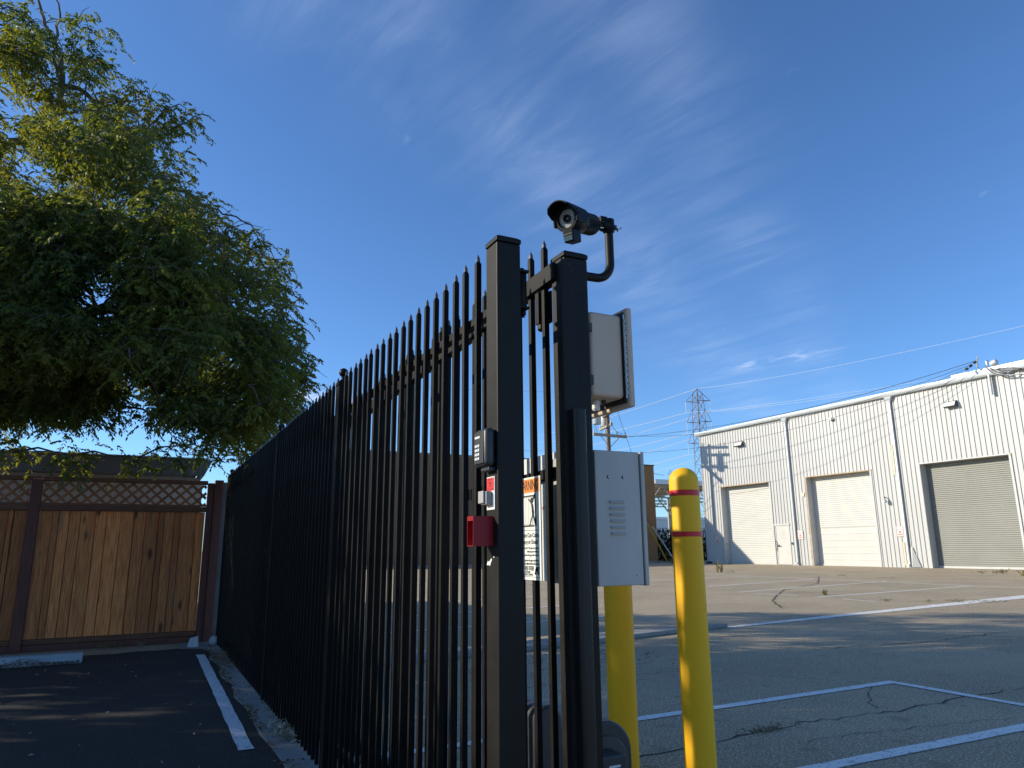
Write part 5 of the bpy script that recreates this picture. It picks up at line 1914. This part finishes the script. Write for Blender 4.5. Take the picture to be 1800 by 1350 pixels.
def sprays(clusters, per, nleaf, ll, lw, droop, length):
    Q = []
    for c_, r, dn in clusters:
        k = max(3, int(per * dn * (r / .36) ** 1.3))
        for _ in range(k):
            st = np.array(c_) + rng.normal(0, 1, 3) * r * np.array([.5, .5, .42])
            a = rng.uniform(0, 2 * np.pi)
            d = np.array([np.cos(a) * .7 + .15, np.sin(a) * .7, rng.uniform(-.5, .5)])
            ln = length * rng.uniform(.6, 1.25)
            t = np.linspace(.12, 1, nleaf)[:, None]
            pos = st + d * ln * t + np.array([0, 0, -droop]) * ln * t ** 2
            tan = d + np.array([0, 0, -2 * droop]) * t
            tan /= np.linalg.norm(tan, axis=1, keepdims=True)
            side = np.cross(tan, np.array([0, 0, 1.0]))
            side /= np.maximum(np.linalg.norm(side, axis=1, keepdims=True), 1e-6)
            for s in (-1, 1):
                ld = side * s * .8 + tan * .75 + np.array([0, 0, -.35]) + rng.normal(0, .22, (nleaf, 3))
                ld /= np.linalg.norm(ld, axis=1, keepdims=True)
                wd = np.cross(ld, tan + rng.normal(0, .5, (nleaf, 3)))
                wd /= np.maximum(np.linalg.norm(wd, axis=1, keepdims=True), 1e-6)
                L_ = ll * rng.uniform(.65, 1.2, (nleaf, 1))
                W_ = lw * rng.uniform(.8, 1.2, (nleaf, 1))
                b0 = pos + rng.normal(0, .004, (nleaf, 3))
                Q.append(np.stack([b0, b0 + ld * L_ * .45 + wd * W_ / 2, b0 + ld * L_, b0 + ld * L_ * .45 - wd * W_ / 2], 1).reshape(-1, 3))
    return np.concatenate(Q)


edge_n = 0
while edge_n < 90:                                   # ragged sprigs past the outline
    i = random.randrange(3, len(dense) - 6)
    a, b = dense[i], dense[i + 1]
    t = random.random()
    px, py = a[0] + (b[0] - a[0]) * t, a[1] + (b[1] - a[1]) * t
    nx, ny = (b[1] - a[1]), -(b[0] - a[0])
    ln = math.hypot(nx, ny)
    o_ = random.uniform(-5, 42) ** 1.0 if random.random() < .7 else random.uniform(20, 55)
    fac = .79 + .17 * (px / 500.0)
    cl_.append((crown_at(px + nx / ln * o_, py + ny / ln * o_, random.uniform(6.2, 8.4) / fac), random.uniform(.10, .19), .8))
    edge_n += 1
near_v = sprays(cl_, 40, 9, .054, .0195, .42, .22)
quads_obj("crown", near_v, LEAF, tree, kind="stuff")
fcv = sprays([(c_, r, 1) for c_, r in far_cl], 9, 9, .15, .06, .5, .45)
quads_obj("crown", fcv, LEAF, tree, kind="stuff")

# limbs: grow from the trunk to every cluster through the nearest earlier node
nodes = [(TREE + Vector((0, 0, 0)), .26), (TREE + Vector((.1, 0, 1.2)), .24), (TREE + Vector((.3, .05, 2.3)), .22), (TREE + Vector((.8, .1, 3.2)), .18), (TREE + Vector((1.5, .2, 4.2)), .14), (TREE + Vector((-.2, .1, 3.6)), .17), (TREE + Vector((-.5, -.4, 5.0)), .13)]
limb1 = [spot(-60, 330, 1, 9.50), spot(20, 250, 1, 9.50), spot(70, 255, 1, 9.40), spot(110, 150, 1, 9.30), spot(96, 80, 1, 9.30), spot(72, 20, 1, 9.30), spot(66, -30, 1, 9.30)]
limb2 = [spot(110, 150, 1, 9.30), spot(96, 110, 1, 9.30), spot(100, 60, 1, 9.30), spot(108, 22, 1, 9.30), spot(96, -10, 1, 9.30)]
limb3 = [spot(110, 150, 1, 9.30), spot(150, 165, 1, 9.30), spot(190, 225, 1, 9.30), spot(220, 290, 1, 9.30)]
limb4 = [spot(-60, 560, 1, 9.70), spot(60, 560, 1, 9.70), spot(170, 545, 1, 9.70), spot(205, 550, 1, 9.70), spot(300, 610, 1, 9.50)]
limb5 = [spot(300, 400, 1, 9.30), spot(320, 372, 1, 9.30), spot(365, 360, 1, 9.30), spot(400, 376, 1, 9.30), spot(440, 395, 1, 9.30), spot(470, 430, 1, 9.30), spot(488, 468, 1, 9.30)]
limb6 = [spot(170, 540, 1, 9.70), spot(148, 500, 1, 9.70), spot(125, 470, 1, 9.70), spot(100, 420, 1, 9.60)]
limb7 = [spot(64, 100, 1, 9.30), spot(90, 140, 1, 9.30), spot(104, 150, 1, 9.30)]
limb8 = [spot(-20, 40, 1, 9.30), spot(20, 48, 1, 9.30), spot(60, 70, 1, 9.30), spot(85, 130, 1, 9.30)]
m = MB()
m.tube([n_[0] for n_ in nodes[:5]], [.30, .25, .22, .18, .14], 12)
m.tube([nodes[3][0], nodes[5][0], nodes[6][0]], [.16, .15, .10], 10)
m.tube([nodes[4][0], limb1[0].lerp(nodes[4][0], .4), limb1[0]], [.13, .11, .095], 9)
m.tube([nodes[3][0], limb4[0]], [.16, .12], 9)
m.build("trunk", BARK, tree, smooth=True)


def smooth_path(pts_, k=5, j=.02):
    out_ = []
    P = [pts_[0]] + list(pts_) + [pts_[-1]]
    for i in range(1, len(P) - 2):
        for s in range(k):
            t = s / k
            a, b, c_, d = P[i - 1], P[i], P[i + 1], P[i + 2]
            p = .5 * ((2 * b) + (c_ - a) * t + (2 * a - 5 * b + 4 * c_ - d) * t * t + (3 * b - a - 3 * c_ + d) * t ** 3)
            out_.append(p + Vector((random.gauss(0, j), random.gauss(0, j), random.gauss(0, j))) * (1 if out_ else 0))
    out_.append(pts_[-1])
    return out_


m = MB()
skel = []
for lp, r0, r1 in ((limb1, .055, .010), (limb2, .026, .007), (limb3, .036, .012), (limb4, .085, .03), (limb5, .018, .005), (limb6, .028, .012), (limb7, .016, .012), (limb8, .012, .014)):
    sp = smooth_path(lp, 5, .012)
    k = len(sp)
    m.tube(sp, [r0 + (r1 - r0) * i / (k - 1) for i in range(k)], 8)
    skel += sp
m.build("limb", BARK, tree, smooth=True)
skel += [n_[0] for n_ in nodes[2:]]
allc = sorted([c_ for c_, _, _ in cl_] + [c_ for c_, _ in far_cl[::3]], key=lambda p: (p - TREE).length)
m = MB()
for p in allc:
    best = min(skel, key=lambda q_: (q_ - p).length + .25 * max(0, (q_ - TREE).length - (p - TREE).length))
    mid = best.lerp(p, .5) + Vector((random.gauss(0, .12), random.gauss(0, .12), random.uniform(.02, .22) * min(1, (best - p).length)))
    P = [best, best.lerp(mid, .55) + Vector((0, 0, .05)), mid, mid.lerp(p, .6) + Vector((random.gauss(0, .04), 0, .02)), p]
    L_ = (best - p).length
    r0 = min(.03, .007 + .009 * L_)
    m.tube(P, [r0, r0 * .8, r0 * .62, r0 * .45, .004], 5, False)
    skel += [mid, p]
    for _ in range(3):
        tip = p + Vector((random.gauss(0, .13), random.gauss(0, .13), random.gauss(-.05, .10)))
        m.tube([p, p.lerp(tip, .5) + Vector((0, 0, .05)), tip], [.005, .004, .0022], 4, False)
m.build("branch", BARK, tree, kind="stuff")
